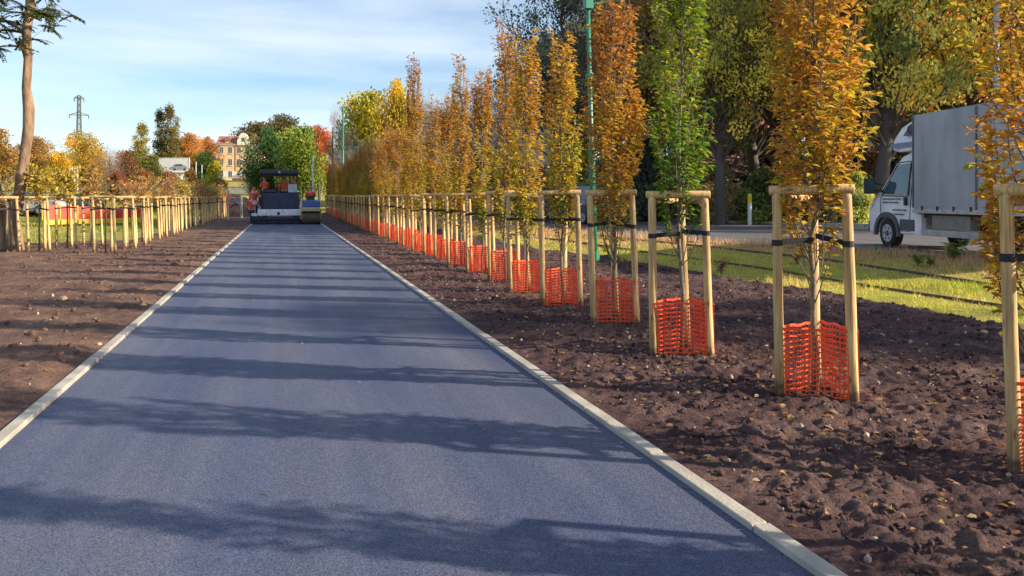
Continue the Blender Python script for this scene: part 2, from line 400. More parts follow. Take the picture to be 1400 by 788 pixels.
tag(link('lawn', ribbon('lawn', -50, 78, lambda y: xfar(y)+2.9, lambda y: xfar(y)+11, .03, M_LAWN, nx=20)), kind='structure')
# tram rails in the grass
for i, off in enumerate((0.0, 1.435)):
    mb = MB(); pts = []
    for y in np.linspace(-10, 70, 90):
        x = np.interp(y, [-10, 8, 14, 24, 40, 70], [9.8, 9.75, 9.6, 8.0, 6.3, 4.9])+off*np.interp(y, [10, 40], [1, .85]); pts.append((x, y, Hs(x, y)+.005))
    for a, b in zip(pts[:-1], pts[1:]): mb.bar(a, b, .055, .07)
    tag(mb.build('tram_rail', M_RUST), ['rusty tram rail in the grass nearer the soil bed', 'rusty tram rail in the grass nearer the road'][i], 'rail', 'tram rails in the verge')

# ------------------------------------------------------------------ scattered stuff
def blades(name, n, xr, yr, keep, hgt, pal, w=.006, seed=1):
    rng = np.random.default_rng(seed)
    x = rng.uniform(*xr, n); y = rng.uniform(yr[0]**.5, yr[1]**.5, n)**2
    k = keep(x, y, rng); x = x[k]; y = y[k]; n = len(x); z = H(x, y)-.01
    hh = hgt(x, y, rng); a = rng.uniform(0, 2*pi, n); lean = rng.normal(0, .4, (n, 2))*hh[:, None]
    ww = w*(1+y/14)
    A = np.stack([x-np.cos(a)*ww, y-np.sin(a)*ww, z], 1); B = np.stack([x+np.cos(a)*ww, y+np.sin(a)*ww, z], 1)
    T = np.stack([x+lean[:, 0], y+lean[:, 1], z+hh], 1)
    V = np.stack([A, B, T], 1).reshape(-1, 3); F = np.arange(3*n).reshape(-1, 3)
    c = pal(x, y, rng); o = link(name, npmesh(name, V, F, M_GRASS, np.repeat(c, 3, axis=0)))
    return tag(o, kind='stuff')
def lerp3(t, keys, cols):
    cols = np.array(cols); return np.stack([np.interp(t, keys, cols[:, i]) for i in range(3)], 1)
def verge_keep(x, y, rng):
    xe = np.interp(y, SOIL_Y, SOIL_X)-.1+.4*pn(y*.8, y*0+3.3)
    return (x > xe+rng.exponential(.1, len(x))) & (x < xnear(y)+.15)
def verge_h(x, y, rng):
    t = np.clip(fbm(x, y, .8, 2)*2, 0, 1)+1.3*sst(x, xnear(y)-1.1, xnear(y))+1.5*np.clip(fbm(x+30, y, 1.9, 2)-.12, 0, 1)
    return (.04+.15*t*rng.uniform(.3, 1, len(x)))
def verge_pal(x, y, rng):
    dry = np.clip(.45+.8*fbm(x+9, y, .55, 3)+.9*sst(x, xnear(y)-2.6, xnear(y)-.8)+rng.normal(0, .22, len(x)), 0, 1)
    return lerp3(dry, [0, .45, .75, 1], [(.40, .50, .03), (.66, .60, .08), (.76, .56, .20), (.62, .38, .20)])
tag(blades('verge_grass', 150000, (5, 15.5), (3.5, 62), verge_keep, verge_h, verge_pal, .0045, 1), 'short green and dry yellow grass on the tram verge', 'grass')
tag(blades('lawn_grass', 40000, (11, 36), (14, 60), lambda x, y, r: (x > xfar(y)+3) & (x < xfar(y)+10),
       lambda x, y, r: r.uniform(.04, .14, len(x)), lambda x, y, r: lerp3(r.random(len(x)), [0, 1], [(.06, .15, .015), (.17, .27, .04)]), .004, 2), 'mown green grass beyond the road', 'grass')
tag(blades('meadow_grass', 50000, (-45, -5), (27, 90), lambda x, y, r: (x < -5.8-.2*(y-27)*0) & (fbm(x, y, .2, 2) > -.25),
       lambda x, y, r: r.uniform(.06, .25, len(x)), lambda x, y, r: lerp3(np.clip(.4+fbm(x, y, .15, 2)+r.normal(0, .2, len(x)), 0, 1), [0, .5, 1], [(.12, .22, .02), (.28, .30, .04), (.36, .26, .09)]), .005, 3), 'grass of the park beyond the left soil bed', 'grass')

def lumps(name, n, side, m, seed, smin=.008, smax=.035, ymax=20):
    rng = np.random.default_rng(seed)
    bm = bmesh.new(); bmesh.ops.create_icosphere(bm, subdivisions=1, radius=1); bm.verts.ensure_lookup_table()
    bv = np.array([v.co[:] for v in bm.verts]); bf = np.array([[v.index for v in f.verts] for f in bm.faces]); bm.free()
    y = rng.uniform(1.6**.5, ymax**.5, n)**2
    x = rng.uniform(2.2, 8.4, n) if side > 0 else -rng.uniform(1.75, 12, n)
    k = fbm(x, y, 1.7, 2)+rng.normal(0, .25, n) > -.05; x = x[k]; y = y[k]; n = len(x)
    s = smin+(smax-smin)*rng.random(n)**4.5; s *= (1+y*.02)
    V = bv[None]*(1+rng.normal(0, .2, (n, len(bv), 1)))*s[:, None, None]*rng.uniform(.6, 1.3, (n, 1, 3))
    a = rng.uniform(0, 2*pi, n); ca, sa = np.cos(a)[:, None], np.sin(a)[:, None]
    vx = V[..., 0]*ca-V[..., 1]*sa; vy = V[..., 0]*sa+V[..., 1]*ca
    V = np.stack([vx+x[:, None], vy+y[:, None], V[..., 2]+(soil_h(x, y, side)+s*.25)[:, None]], -1).reshape(-1, 3)
    F = (np.arange(n)[:, None, None]*len(bv)+bf[None]).reshape(-1, 3)
    return tag(link(name, npmesh(name, V, F, m)), kind='stuff')
tag(lumps('soil_clods', 26000, 1, M_SOILR, 11, .004, .022, 16), 'dark crumbled clods lying on the right soil bed', 'soil clods')
tag(lumps('soil_clods', 9000, -1, M_SOILL, 12, ymax=26), 'brown crumbled clods lying on the left soil bed', 'soil clods')
M_PEB = mat('pale_pebbles', (.42, .34, .27), .8, var=.35, scale=9)
tag(lumps('pebbles', 900, 1, M_PEB, 13, .006, .022, 14), 'small pale pebbles on the right soil bed', 'pebbles')
tag(lumps('pebbles', 320, -1, M_PEB, 14, .008, .03, 18), 'small pale pebbles on the left soil bed', 'pebbles')
def litter(name, n, xr, yr, side, seed, pathy=False):
    rng = np.random.default_rng(seed)
    y = rng.uniform(yr[0]**.5, yr[1]**.5, n)**2; x = rng.uniform(*xr, n)
    if not pathy and side > 0: x = np.where(rng.random(n) < .6, 3.9+rng.normal(0, .9, n), x); x = np.clip(x, 2.2, 8.2)
    z = (soil_h(x, y, side) if not pathy else np.full(n, 0.0))+.008
    C = np.stack([x, y, z], 1); D = rng.normal(size=(n, 3)); D[:, 2] = rng.normal(0, .15, n)+.1
    Nn = np.tile([0, 0, 1.0], (n, 1))+rng.normal(0, .35, (n, 3))
    L = rng.uniform(.03, .07, n)*(.6 if pathy else 1); c = lerp3(rng.random(n), [0, .4, .8, 1], [(.55, .36, .12), (.42, .22, .08), (.25, .12, .05), (.6, .5, .25)])
    V, F, cc = leaves_fine(C, D, Nn, L, L*.5, c)
    return tag(link(name, npmesh(name, V, F, M_LEAF, cc)), kind='stuff')
tag(litter('fallen_leaves', 2600, (2.2, 8.2), (1.6, 30), 1, 21), 'yellow and brown leaves fallen on the right soil bed', 'fallen leaves')
tag(litter('fallen_leaves', 420, (-9, -1.8), (2.5, 26), -1, 22), 'scattered leaves fallen on the left soil bed', 'fallen leaves')
tag(litter('fallen_leaves', 45, (-1.5, 2.0), (1.8, 22), 1, 23, True), 'few small leaves fallen on the asphalt path', 'fallen leaves')

# ------------------------------------------------------------------ STAKE FRAMES
FH = 1.56
def stake(p, q, r=.036):
    mb = MB(); p = Vector(p); q = Vector(q)
    mb.tube([p.lerp(q, t)+Vector((random.uniform(-.003, .003), random.uniform(-.003, .003), 0)) for t in (0, .25, .5, .75, .97)]+[q], [r*1.02, r, r, r*.98, r*.97, r*.85], 12)
    return mb
def net_mesh(P, z0, z1, off):
    """plastic mesh round the triangle of stakes P (list of (x,y) outward corners)"""
    mb = MB(); cx = sum(p[0] for p in P)/3; cy = sum(p[1] for p in P)/3; ring = []
    for i in range(3):
        a = P[i]; b = P[(i+1) % 3]
        for t in np.linspace(0, 1, 11)[:-1]:
            x = a[0]+(b[0]-a[0])*t; y = a[1]+(b[1]-a[1])*t; k = sin(pi*t)
            n = (b[1]-a[1], -(b[0]-a[0])); l = math.hypot(*n); sg = 1 if (x-cx)*n[0]+(y-cy)*n[1] > 0 else -1
            w = off+.006*sin(t*9+i)*k
            ex = (a[0]-cx, a[1]-cy) if t < .5 else (b[0]-cx, b[1]-cy)
            d = math.hypot(x-cx, y-cy)
            x += sg*n[0]/l*w*(.9) + ((x-cx)/d)*.018*(1-k); y += sg*n[1]/l*w*.9 + ((y-cy)/d)*.018*(1-k)
            ring.append((x, y))
    n = len(ring); rows = 14; seedk = random.uniform(0, 6)
    sag = [random.uniform(-.012, .012) for _ in range(n)]
    for r in range(rows):
        z = z0+(z1-z0)*r/(rows-1); h = .0052 if 0 < r < rows-1 else .010
        vs = []; fs = []
        for i, (x, y) in enumerate(ring):
            zz = z+sag[i]*(r/rows)*.5+.003*sin(i*1.7+r)+.008*sin(i*.35+seedk)*(r/rows)
            dx = (x-cx); dy = (y-cy); d = math.hypot(dx, dy)
            ox, oy = dx/d*.0025, dy/d*.0025
            vs += [(x-ox, y-oy, zz-h), (x+ox, y+oy, zz-h), (x+ox, y+oy, zz+h), (x-ox, y-oy, zz+h)]
        for i in range(n):
            a = i*4; b = ((i+1) % n)*4
            for k in range(4): fs.append((a+k, a+(k+1) % 4, b+(k+1) % 4, b+k))
        mb.add(vs, fs)
    for i, (x, y) in enumerate(ring):
        mb.box((x-.0038, y-.0038, z0), (x+.0038, y+.0038, z1+sag[i]))
    return mb
def make_frame(seed, with_net=True, hgt=FH, W=.49):
    random.seed(seed)
    root = empty('tree_stake_frame')
    j = lambda a: random.uniform(-a, a)
    tops = [(-W/2-.03, -.13+j(.02)), (W/2-.035, -.13+j(.02)), (.0+j(.06), .27+j(.03))]
    bots = [(-W/2+j(.02)+.005, -.14+j(.02)), (W/2+.03+j(.02), -.14+j(.02)), (.05+j(.04), .26+j(.03))]
    for i in range(3):
        stake((*bots[i], -.12), (*tops[i], hgt-(.03 if i < 2 else .05)), .037+j(.002)).build('stake', M_STAKE, root, True)
    mb = MB(); a, b = Vector((*tops[0], hgt-.012)), Vector((*tops[1], hgt-.012+j(.012))); d = (b-a).normalized()
    mb.tube([a-d*.055, a-d*.045, b+d*.045, b+d*.055], [.03, .036, .036, .03], 12); mb.build('crossbar', M_STAKE, root, True)
    for i in (0, 1):
        mb = MB(); a, b = Vector((*tops[i], hgt-.075)), Vector((*tops[2], hgt-.07))
        mb.tube([a, b], .027, 10); mb.build('crossbar', M_STAKE, root, True)
    # webbing ties round stake and towards trunk
    for i in (0, 1):
        t = (1.17+j(.02))/hgt; s = Vector((bots[i][0]*(1-t)+tops[i][0]*t, bots[i][1]*(1-t)+tops[i][1]*t, 1.17+j(.02)))
        mb = MB(); mb.tube([s-Vector((0, 0, .022)), s+Vector((0, 0, .022))], .0405, 14)
        tr = Vector((0.0+.01*(1 if i else -1), -.03, 1.19+j(.015)))
        mb.bar(s+(tr-s).normalized()*.02, tr, .006, .04)
        mb.bar(s+(tr-s).normalized()*.02+Vector((0, .045, .0)), tr+Vector((0, .06, .0)), .006, .04)
        mb.build('tie_strap', M_TIE, root)
    if with_net:
        net_mesh(bots, -.02, .50+j(.03), .012).build('safety_net', M_NET, root)
    return root

# ------------------------------------------------------------------ HORNBEAMS
PALK = [0, .25, .45, .65, .82, 1.0]
PALC = [(.10, .26, .02), (.36, .42, .035), (.62, .47, .05), (.68, .36, .05), (.54, .24, .06), (.36, .17, .07)]
def hornbeam_meshes(seed, Ht=4.2, R=.30, dens=1.0, bias=.5, zg=.15, low=.85, whips=3, leaf=.085, fine=True, trunk_r=.026, sparse_top=.6):
    rng = np.random.default_rng(seed); random.seed(seed)
    mb = MB()
    tz = np.linspace(-.05, Ht*.8, 12); wob = rng.normal(0, .012, (12, 2)); wob[0] = 0
    tp = np.stack([wob[:, 0], wob[:, 1], tz], 1)
    mb.tube(tp, [trunk_r*(1-.8*i/11) for i in range(12)], 8)
    C = []; D = []; ZZ = []; BT = []
    nb = int(95*dens*(Ht/4.2))
    for b in range(nb):
        z0 = low*.7+(Ht*.82-low*.7)*(rng.random()**.9); az = b*2.399+rng.normal(0, .4)
        iswhip = b < whips
        L = rng.uniform(.45, .95) if not iswhip else rng.uniform(.9, 1.3)
        if iswhip: z0 = Ht-L-.05-rng.uniform(0, .35)
        fz = (z0-low)/(Ht-low); env = R*(.75+.25*min(1, max(0, fz)*4))*(1-.62*max(0, fz-.35)/.65)
        rr = env*rng.uniform(.55, 1.05)*(.45 if iswhip else 1)
        n = 8; pts = []
        for i in range(n):
            s = i/(n-1); r = rr*(1-math.exp(-3.2*s))/.96
            x = np.interp(z0, tz, tp[:, 0]); y = np.interp(z0, tz, tp[:, 1])
            pts.append((x+r*cos(az+.25*s), y+r*sin(az+.25*s), z0+L*(s**.9)+rng.normal(0, .006)))
        P = np.array(pts)
        mb.tube(pts, [.0065*(1-.75*i/(n-1)) for i in range(n)], 4)
        bt = rng.normal(0, .08)
        # leaves on main shoot and short side twigs
        step = .021; m = int(L/step); sp = np.linspace(.12, 1, m)
        den = 1.0 if not iswhip else .55
        for q, s in enumerate(sp):
            zq = np.interp(s, np.linspace(0, 1, n), P[:, 2])
            if zq < low+.45 and rng.random() > (.18+.8*max(0, (zq-low))/.45): continue
            if (zq > Ht*sparse_top and rng.random() < .35): continue
            if rng.random() > den: continue
            base = np.array([np.interp(s, np.linspace(0, 1, n), P[:, k]) for k in range(3)])
            a = az+(1 if q % 2 else -1)*rng.uniform(.5, 1.5)
            d = np.array([cos(a), sin(a), rng.uniform(-.1, .9)])
            if rng.random() < .42 and not iswhip:
                tw = base+d/np.linalg.norm(d)*rng.uniform(.04, .11)
                mb.tube([base, tw], [.0022, .0012], 3, False)
                for _ in range(3):
                    C.append(base+(tw-base)*rng.uniform(.3, 1)); a2 = a+rng.uniform(-1.2, 1.2)
                    D.append((cos(a2), sin(a2), rng.uniform(-.5, .9))); BT.append(bt)
            else: C.append(base); D.append(d); BT.append(bt)
    C = np.array(C); D = np.array(D); n = len(C)
    t = bias+np.array(BT)+rng.normal(0, .10, n)+zg*((C[:, 2]-low)/(Ht-low)-.4)+.12*fbm(C[:, 0]*2+seed, C[:, 2], 1.2, 2)
    c = lerp3(np.clip(t, 0, 1), PALK, PALC)*rng.uniform(.8, 1.18, (n, 1))
    Ln = leaf*rng.uniform(.65, 1.15, n); Nn = randdir(n, rng)*.5+np.array([0, 0, 1.0])
    V, F, cc = (leaves_fine if fine else leaves_quad)(C, D, Nn, Ln, Ln*rng.uniform(.40, .54, n), c)
    return mb, npmesh('hornbeam_leaves', V, F, M_LEAF, cc)
def mesh_of(mb, name, m, smooth=True):
    me = bpy.data.meshes.new(name); me.from_pydata(mb.v, [], mb.f); me.update(); me.materials.append(m)
    if smooth: me.polygons.foreach_set('use_smooth', [True]*len(me.polygons))
    return me
ORD = ['nearest', 'second', 'third', 'fourth', 'fifth', 'sixth', 'seventh', 'eighth', 'ninth', 'tenth', 'eleventh', 'twelfth',
       'thirteenth', 'fourteenth', 'fifteenth', 'sixteenth', 'seventeenth', 'eighteenth', 'nineteenth', 'twentieth']
SP = 1.72
near_par = [  # seed, Ht, R, dens, bias, zg, low, whips
    dict(seed=101, Ht=4.0, R=.36, dens=.85, bias=.58, zg=.10, low=.75, leaf=.072),
    dict(seed=102, Ht=4.1, R=.35, dens=1.15, bias=.58, zg=.16, low=.95, leaf=.074),
    dict(seed=103, Ht=4.2, R=.28, dens=.85, bias=.13, zg=.10, low=.95, leaf=.072),
    dict(seed=104, Ht=4.4, R=.32, dens=1.05, bias=.60, zg=.42, low=.90, leaf=.074),
    dict(seed=105, Ht=3.75, R=.26, dens=.85, bias=.46, zg=.22, low=.85, leaf=.076),
    dict(seed=106, Ht=4.1, R=.25, dens=.75, bias=.48, zg=.3, low=.8)]
look = ['sparse orange and yellow', 'dense golden orange', 'green', 'rust brown topped', 'slim brownish gold', 'russet']
var_par = [
    dict(seed=111, Ht=4.8, R=.23, dens=.66, bias=0.55, zg=.4, low=.8, whips=5, fine=False, sparse_top=.45),
    dict(seed=112, Ht=4.5, R=.24, dens=.66, bias=0.47, zg=.5, low=.8, whips=4, fine=False),
    dict(seed=113, Ht=4.2, R=.23, dens=.66, bias=0.53, zg=.36, low=.8, whips=4, fine=False),
    dict(seed=114, Ht=4.4, R=.23, dens=.66, bias=0.59, zg=.25, low=.8, whips=5, fine=False, sparse_top=.5),
    dict(seed=115, Ht=4.1, R=.21, dens=.66, bias=0.51, zg=.34, low=.8, whips=3, fine=False)]
vlook = ['rust topped', 'yellow centred', 'brownish gold', 'dull brown', 'golden']
VM = []
for p in var_par:
    mb, lm = hornbeam_meshes(**p, leaf=.088); VM.append((mesh_of(mb, 'hornbeam_wood', M_BARK), lm))
frames_proto = [make_frame(300+i) for i in range(5)]
used = [False]*5
NTREE = 41
ROWY = [3.10, 4.92, 6.6, 8.35, 10.0, 11.5, 13.1, 14.6]+[14.6+1.6*k for k in range(1, 40)]
ROWX = [4.03, 3.86, 3.66, 3.74, 3.70, 3.66]
# heights of the tallest leaders seen in the photo for trees 6..
hs = {6: 4.7, 7: 4.2, 8: 4.6, 9: 4.1, 10: 4.0, 11: 5.6, 12: 4.2, 13: 4.0}
for i in list(range(NTREE))+[-1, -2, -3]:
    y = 3.2+SP*i+(.1 if i < 0 else random.uniform(-.06, .06)); x = 3.84+random.uniform(-.05, .05)
    if i >= 0: y = ROWY[i]+(random.uniform(-.06, .06) if i > 5 else 0); x = ROWX[i] if i < 6 else 3.72+random.uniform(-.05, .05)
    if i < 0: x += .1
    z = float(soil_h(x, y, 1))-.02
    rz = -TH*.8+random.uniform(-.16, .16)
    if 0 <= i < 6: rz = -[.87, .62, .48, .42, .38, .34][i]
    elif i > 5: rz = -.33+random.uniform(-.16, .16)
    k = i % 5
    if not used[k]: fr = frames_proto[k]; used[k] = True
    else: fr = copy_tree(frames_proto[k])
    fr.location = (x, y, z); fr.rotation_euler = (0, 0, rz)
    far = i >= 20
    hid = {-1: 'first', -2: 'second', -3: 'third'}.get(i)
    tag(fr, ('%s stake frame of the right row outside the picture beside the camera' % hid if i < 0 else 'wooden stake frame with orange net, too far along the right row to tell apart' if far else
             '%s three-stake wooden frame with orange net in the row right of the path' % ORD[i]), 'tree frame', 'tree stake frames with orange nets right of the path')
    if 0 <= i < 6:
        mb, lm = hornbeam_meshes(**near_par[i]); wm = mesh_of(mb, 'hornbeam_wood', M_BARK); lk = look[i]; sc = 1
    else:
        v = [0, 1, 3, 1, 2, 0, 3, 4][(i-6) % 8]; wm, lm = VM[v]; lk = vlook[v]
        sc = hs.get(i, random.uniform(3.6, 4.3))/var_par[v]['Ht']
    if i == 0: x, y = 3.98, 3.22
    root = empty('hornbeam_tree', (x, y, z), random.uniform(-3, 3) if i > 5 else 0)
    if i > 5 or i < 0: root.scale = (random.uniform(.9, 1.1), random.uniform(.9, 1.1), sc)
    if i == 11: root.rotation_euler = (0, -.05, 0)
    link('trunk', wm, root); link('crown', lm, root)
    tag(root, ('%s columnar hornbeam of the right row outside the picture beside the camera' % hid if i < 0 else 'small columnar hornbeam in its frame, too far along the right row to tell apart' if far else
               '%s columnar hornbeam growing inside the %s stake frame of the right row' % (lk, ORD[i])), 'tree', 'young columnar trees in the right row')

# left side frames (no nets) with thin saplings
lpf = [make_frame(400+i, False, 1.50) for i in range(3)]; lused = [False]*3
def sapling_mesh(seed, col_bias, Ht=3.0, dens=.5):
    rng = np.random.default_rng(seed); mb = MB()
    mb.tube([(0, 0, -.05), (.02, .01, .8), (-.01, 0, 1.7), (.01, .02, Ht*.9)], [.03, .026, .02, .006], 7)
    C = []; D = []
    for b in range(int(46)):
        z0 = rng.uniform(1.55, Ht*.85); az = b*2.4; L = rng.uniform(.3, .75)*(1-.5*(z0-1.5)/(Ht-1.5))
        d = np.array([cos(az), sin(az), rng.uniform(.3, 1.2)]); d /= np.linalg.norm(d)
        a = np.array([0, 0, z0]); e = a+d*L; mb.tube([a, (a+e)/2+np.array([0, 0, -.02]), e], [.008, .006, .003], 4)
        for q in range(int(46*dens)):
            C.append(a+(e-a)*rng.uniform(.25, 1.05)+rng.normal(0, .05, 3)); D.append(rng.normal(size=3)+d)
    C = np.array(C); D = np.array(D); n = len(C)
    c = lerp3(np.clip(col_bias+rng.normal(0, .1, n), 0, 1), [0, .5, 1], [(.46, .38, .05), (.46, .25, .07), (.34, .17, .09)])*rng.uniform(.8, 1.2, (n, 1))
    Ln = rng.uniform(.08, .14, n); V, F, cc = leaves_quad(C, D, randdir(n, rng), Ln, Ln*.6, c)
    return mesh_of(mb, 'sapling_wood', M_BARK), npmesh('sapling_leaves', V, F, M_LEAF, cc)
SM = [sapling_mesh(501, .12, 3.1, .4), sapling_mesh(502, .5, 3.3, .2), sapling_mesh(503, .75, 3.0, .22), sapling_mesh(504, .35, 3.0, .06)]
slook = ['yellow leaved', 'rust leaved', 'red leaved', 'nearly leafless']
def left_spot(i, x, y, lab, tree, lab2, sc=1, z=None):
    z = float(soil_h(x, y, -1))-.02 if z is None else z; k = i % 3
    if not lused[k]: fr = lpf[k]; lused[k] = True
    else: fr = copy_tree(lpf[k])
    fr.location = (x, y, z); fr.rotation_euler = (0, 0, random.uniform(-.2, .4))
    tag(fr, lab, 'tree frame', 'bare stake frames on the left side')
    if tree is not None:
        r = empty('young_tree', (x, y, z), random.uniform(-3, 3)); r.scale = (sc, sc, sc*.9)
        link('trunk', SM[tree][0], r); link('crown', SM[tree][1], r)
        tag(r, lab2, 'tree', 'thin young trees on the left side')
n = 0
for i in range(25):
    y = 22.6+i*1.6; x = -4.35+random.uniform(-.06, .06)-(.12 if i == 0 else 0)
    o = ORD[min(i, 19)]
    left_spot(n, x, y, '%s net-less wooden stake frame in the row left of the path' % o if i < 20 else 'net-less stake frame too far along the left row to tell apart', [3, 3, 3, 1, 3, 3, 2, 3, 3, 0][i % 10],
              '%s thin young tree in the left row, %s' % (o, slook[[3, 3, 3, 1, 3, 3, 2, 3, 3, 0][i % 10]]) if i < 20 else 'thin young tree too far along the left row to tell apart', .8 if i < 4 else .9)
    n += 1
for px, t, tr, where in ((54, 21.3, 0, 'beside the twin trunked locust'), (92, 22.6, 0, 'between the locust and the long left row'), (125, 24.0, 1, 'just left of the long left row'), (10, 21.0, 3, 'at the far left picture edge')):
    p = at(px, t)
    left_spot(n, p[0], p[1], 'wooden stake frame without net standing %s' % where, tr, '%s young tree standing %s' % (slook[tr], where), .9); n += 1

# ------------------------------------------------------------------ LARGE TREES
def crown_mesh(seed, env, nclump=70, per=220, leaf=.05, crad=(.12, .24), shell=.6, trunk_h=.25, limb_r=.03, droop=0, hsv=.22, bare=False, twigs=0):
    """env(z)->radius for z in 0..1 (crown height 1, centred on axis). returns wood mesh (unit tree height 1) and leaf mesh"""
    rng = np.random.default_rng(seed); wood = MB()
    tp = [(0, 0, -.03)]+[(rng.normal(0, .008), rng.normal(0, .008), z) for z in np.linspace(.12, .86, 7)]
    wood.tube(tp, [limb_r*1.25]+[limb_r*(1-.85*i/6) for i in range(7)], 9)
    C = []; T = []; D = []
    for k in range(nclump):
        for _ in range(50):
            z = rng.uniform(trunk_h, 1); f = (z-trunk_h)/(1-trunk_h); R = env(f)
            if rng.random() < R/.5+.1: break
        a = rng.uniform(0, 2*pi); r = R*(rng.random()**shell)*.92
        c = np.array([r*cos(a), r*sin(a), z-.03]); cr = rng.uniform(*crad)*min(1, .35+R*1.8)
        z0 = max(trunk_h*.6, z-r*rng.uniform(.5, 1.2)-.05); z0 = min(z0, .84); lr = limb_r*(1-z0)*.5
        bx = np.array([0, 0, z0]); mid = (bx+c)/2+np.array([0, 0, -.02*r])+rng.normal(0, .012, 3)
        wood.tube([bx, mid, c], [lr*.75, lr*.45, lr*.15], 5, False)
        for _ in range(3+twigs):
            e = c+randdir(1, rng)[0]*cr*rng.uniform(.6, 1.1)+np.array([0, 0, cr*.25]); wood.tube([c*.6+mid*.4, (c+e)/2, e], [lr*.22, lr*.14, lr*.05], 3, False)
            if twigs:
                for _ in range(4):
                    e2 = e+randdir(1, rng)[0]*cr*.5; wood.tube([(c+e)/2, e2], [lr*.1, lr*.03], 3, False)
        m = int(per*rng.uniform(.6, 1.3)*(cr/np.mean(crad))**1.5)
        if bare: m = int(m*.12)
        p = rng.normal(size=(m, 3)); p = p/np.linalg.norm(p, axis=1, keepdims=True)*(rng.random((m, 1))**.45)*cr*np.array([1, 1, .75])
        p[:, 2] -= droop*np.hypot(p[:, 0], p[:, 1])
        C.append(c+p); T.append(np.full(m, rng.normal(0, 1))); D.append(p*.6/cr+rng.normal(0, .6, (m, 3)))
    C = np.concatenate(C); T = np.concatenate(T); D = np.concatenate(D); n = len(C)
    v = 1+hsv*T+rng.normal(0, .13, n); v = np.clip(v, .4, 1.7)
    c = np.stack([v*(1+.10*T+rng.normal(0, .06, n)), v, v*(1-.1*T)], 1); c = np.clip(c, .15, 2)
    Ln = leaf*rng.uniform(.6, 1.2, n)
    V, F, cc = leaves_quad(C, D, randdir(n, rng), Ln, Ln*.7, c)
    return wood, npmesh('crown_leaves', V, F, M_FOL, cc)
KINDS = {}
def kind(name, bark=M_BARKD, **k):
    w, l = crown_mesh(**k); KINDS[name] = (mesh_of(w, 'tree_wood', bark), l)
rnd = lambda f: .36*max(0, sin(pi*min(1, (f*.93+.07))))**.6
kind('round', seed=1, env=rnd, nclump=75, per=230, leaf=.034, trunk_h=.2)
kind('round2', seed=2, env=lambda f: .33*max(0, sin(pi*(f*.9+.1)))**.5, nclump=65, per=200, leaf=.034, trunk_h=.22, hsv=.3)
kind('forest', seed=3, env=lambda f: .30*max(0, sin(pi*(f*.92+.08)))**.5, nclump=100, per=270, leaf=.0130, crad=(.04, .11), trunk_h=.30, limb_r=.022, hsv=.3)
kind('forest2', seed=4, env=lambda f: .27*max(0, sin(pi*(f*.9+.1)))**.4, nclump=90, per=250, leaf=.0130, crad=(.04, .10), trunk_h=.28, limb_r=.020, hsv=.35)
kind('forest3', seed=5, env=lambda f: .30*max(0, sin(pi*(f*.9+.1)))**.4, nclump=80, per=190, leaf=.0130, crad=(.04, .11), trunk_h=.32, limb_r=.020, hsv=.35, twigs=3)
kind('poplar', seed=6, env=lambda f: .10*(sin(pi*min(1, f*.85+.13))**.5), nclump=130, per=170, leaf=.02, crad=(.07, .12), trunk_h=.08, limb_r=.012)
kind('bush', seed=7, env=lambda f: .5*(cos(f*pi/2)**.5), nclump=45, per=260, leaf=.055, crad=(.14, .24), trunk_h=.05, limb_r=.012)
kind('bare', bark=mat('twig_bark', (.24, .16, .13), .9, var=.2), seed=8, env=lambda f: .34*max(0, sin(pi*(f*.9+.1)))**.5, nclump=100, per=60, leaf=.022, trunk_h=.22, limb_r=.018, bare=True, twigs=5)
kind('willow', seed=9, env=lambda f: .45*max(0, cos((f-.25)*1.75))**.5, nclump=80, per=260, leaf=.032, trunk_h=.08, droop=.5, hsv=.18)
def tree(kd, px, t, ytop, wpx, col, name, label, cat='tree', group=None, zb=None, rz=None, xy=None):
    p = xy or at(px, t)[:2]; zb = Hs(*p)-.05 if zb is None else zb
    ht = zat(ytop, t)-zb
    wood, lm = KINDS[kd]; root = empty(name, (p[0], p[1], zb), random.uniform(-3, 3) if rz is None else rz)
    wunit = {'poplar': .22, 'bush': 1.0, 'willow': .9}.get(kd, .72)
    sxy = (wpx*t/FPX)/wunit; root.scale = (sxy, sxy, ht)
    link('trunk', wood, root); link('crown', lm, root, color=tuple(c*1.65 for c in col))
    return tag(root, label, cat, group)
BGK = 1.6
GRN = (.045, .085, .018); DGR = (.028, .055, .022); YGR = (.17, .19, .02); YEL = (.40, .27, .025); ORA = (.33, .14, .02); BRN = (.15, .075, .028); RED = (.22, .06, .03); OLI = (.12, .12, .03); GRYB = (.13, .10, .07)
G = 'background trees on the left'
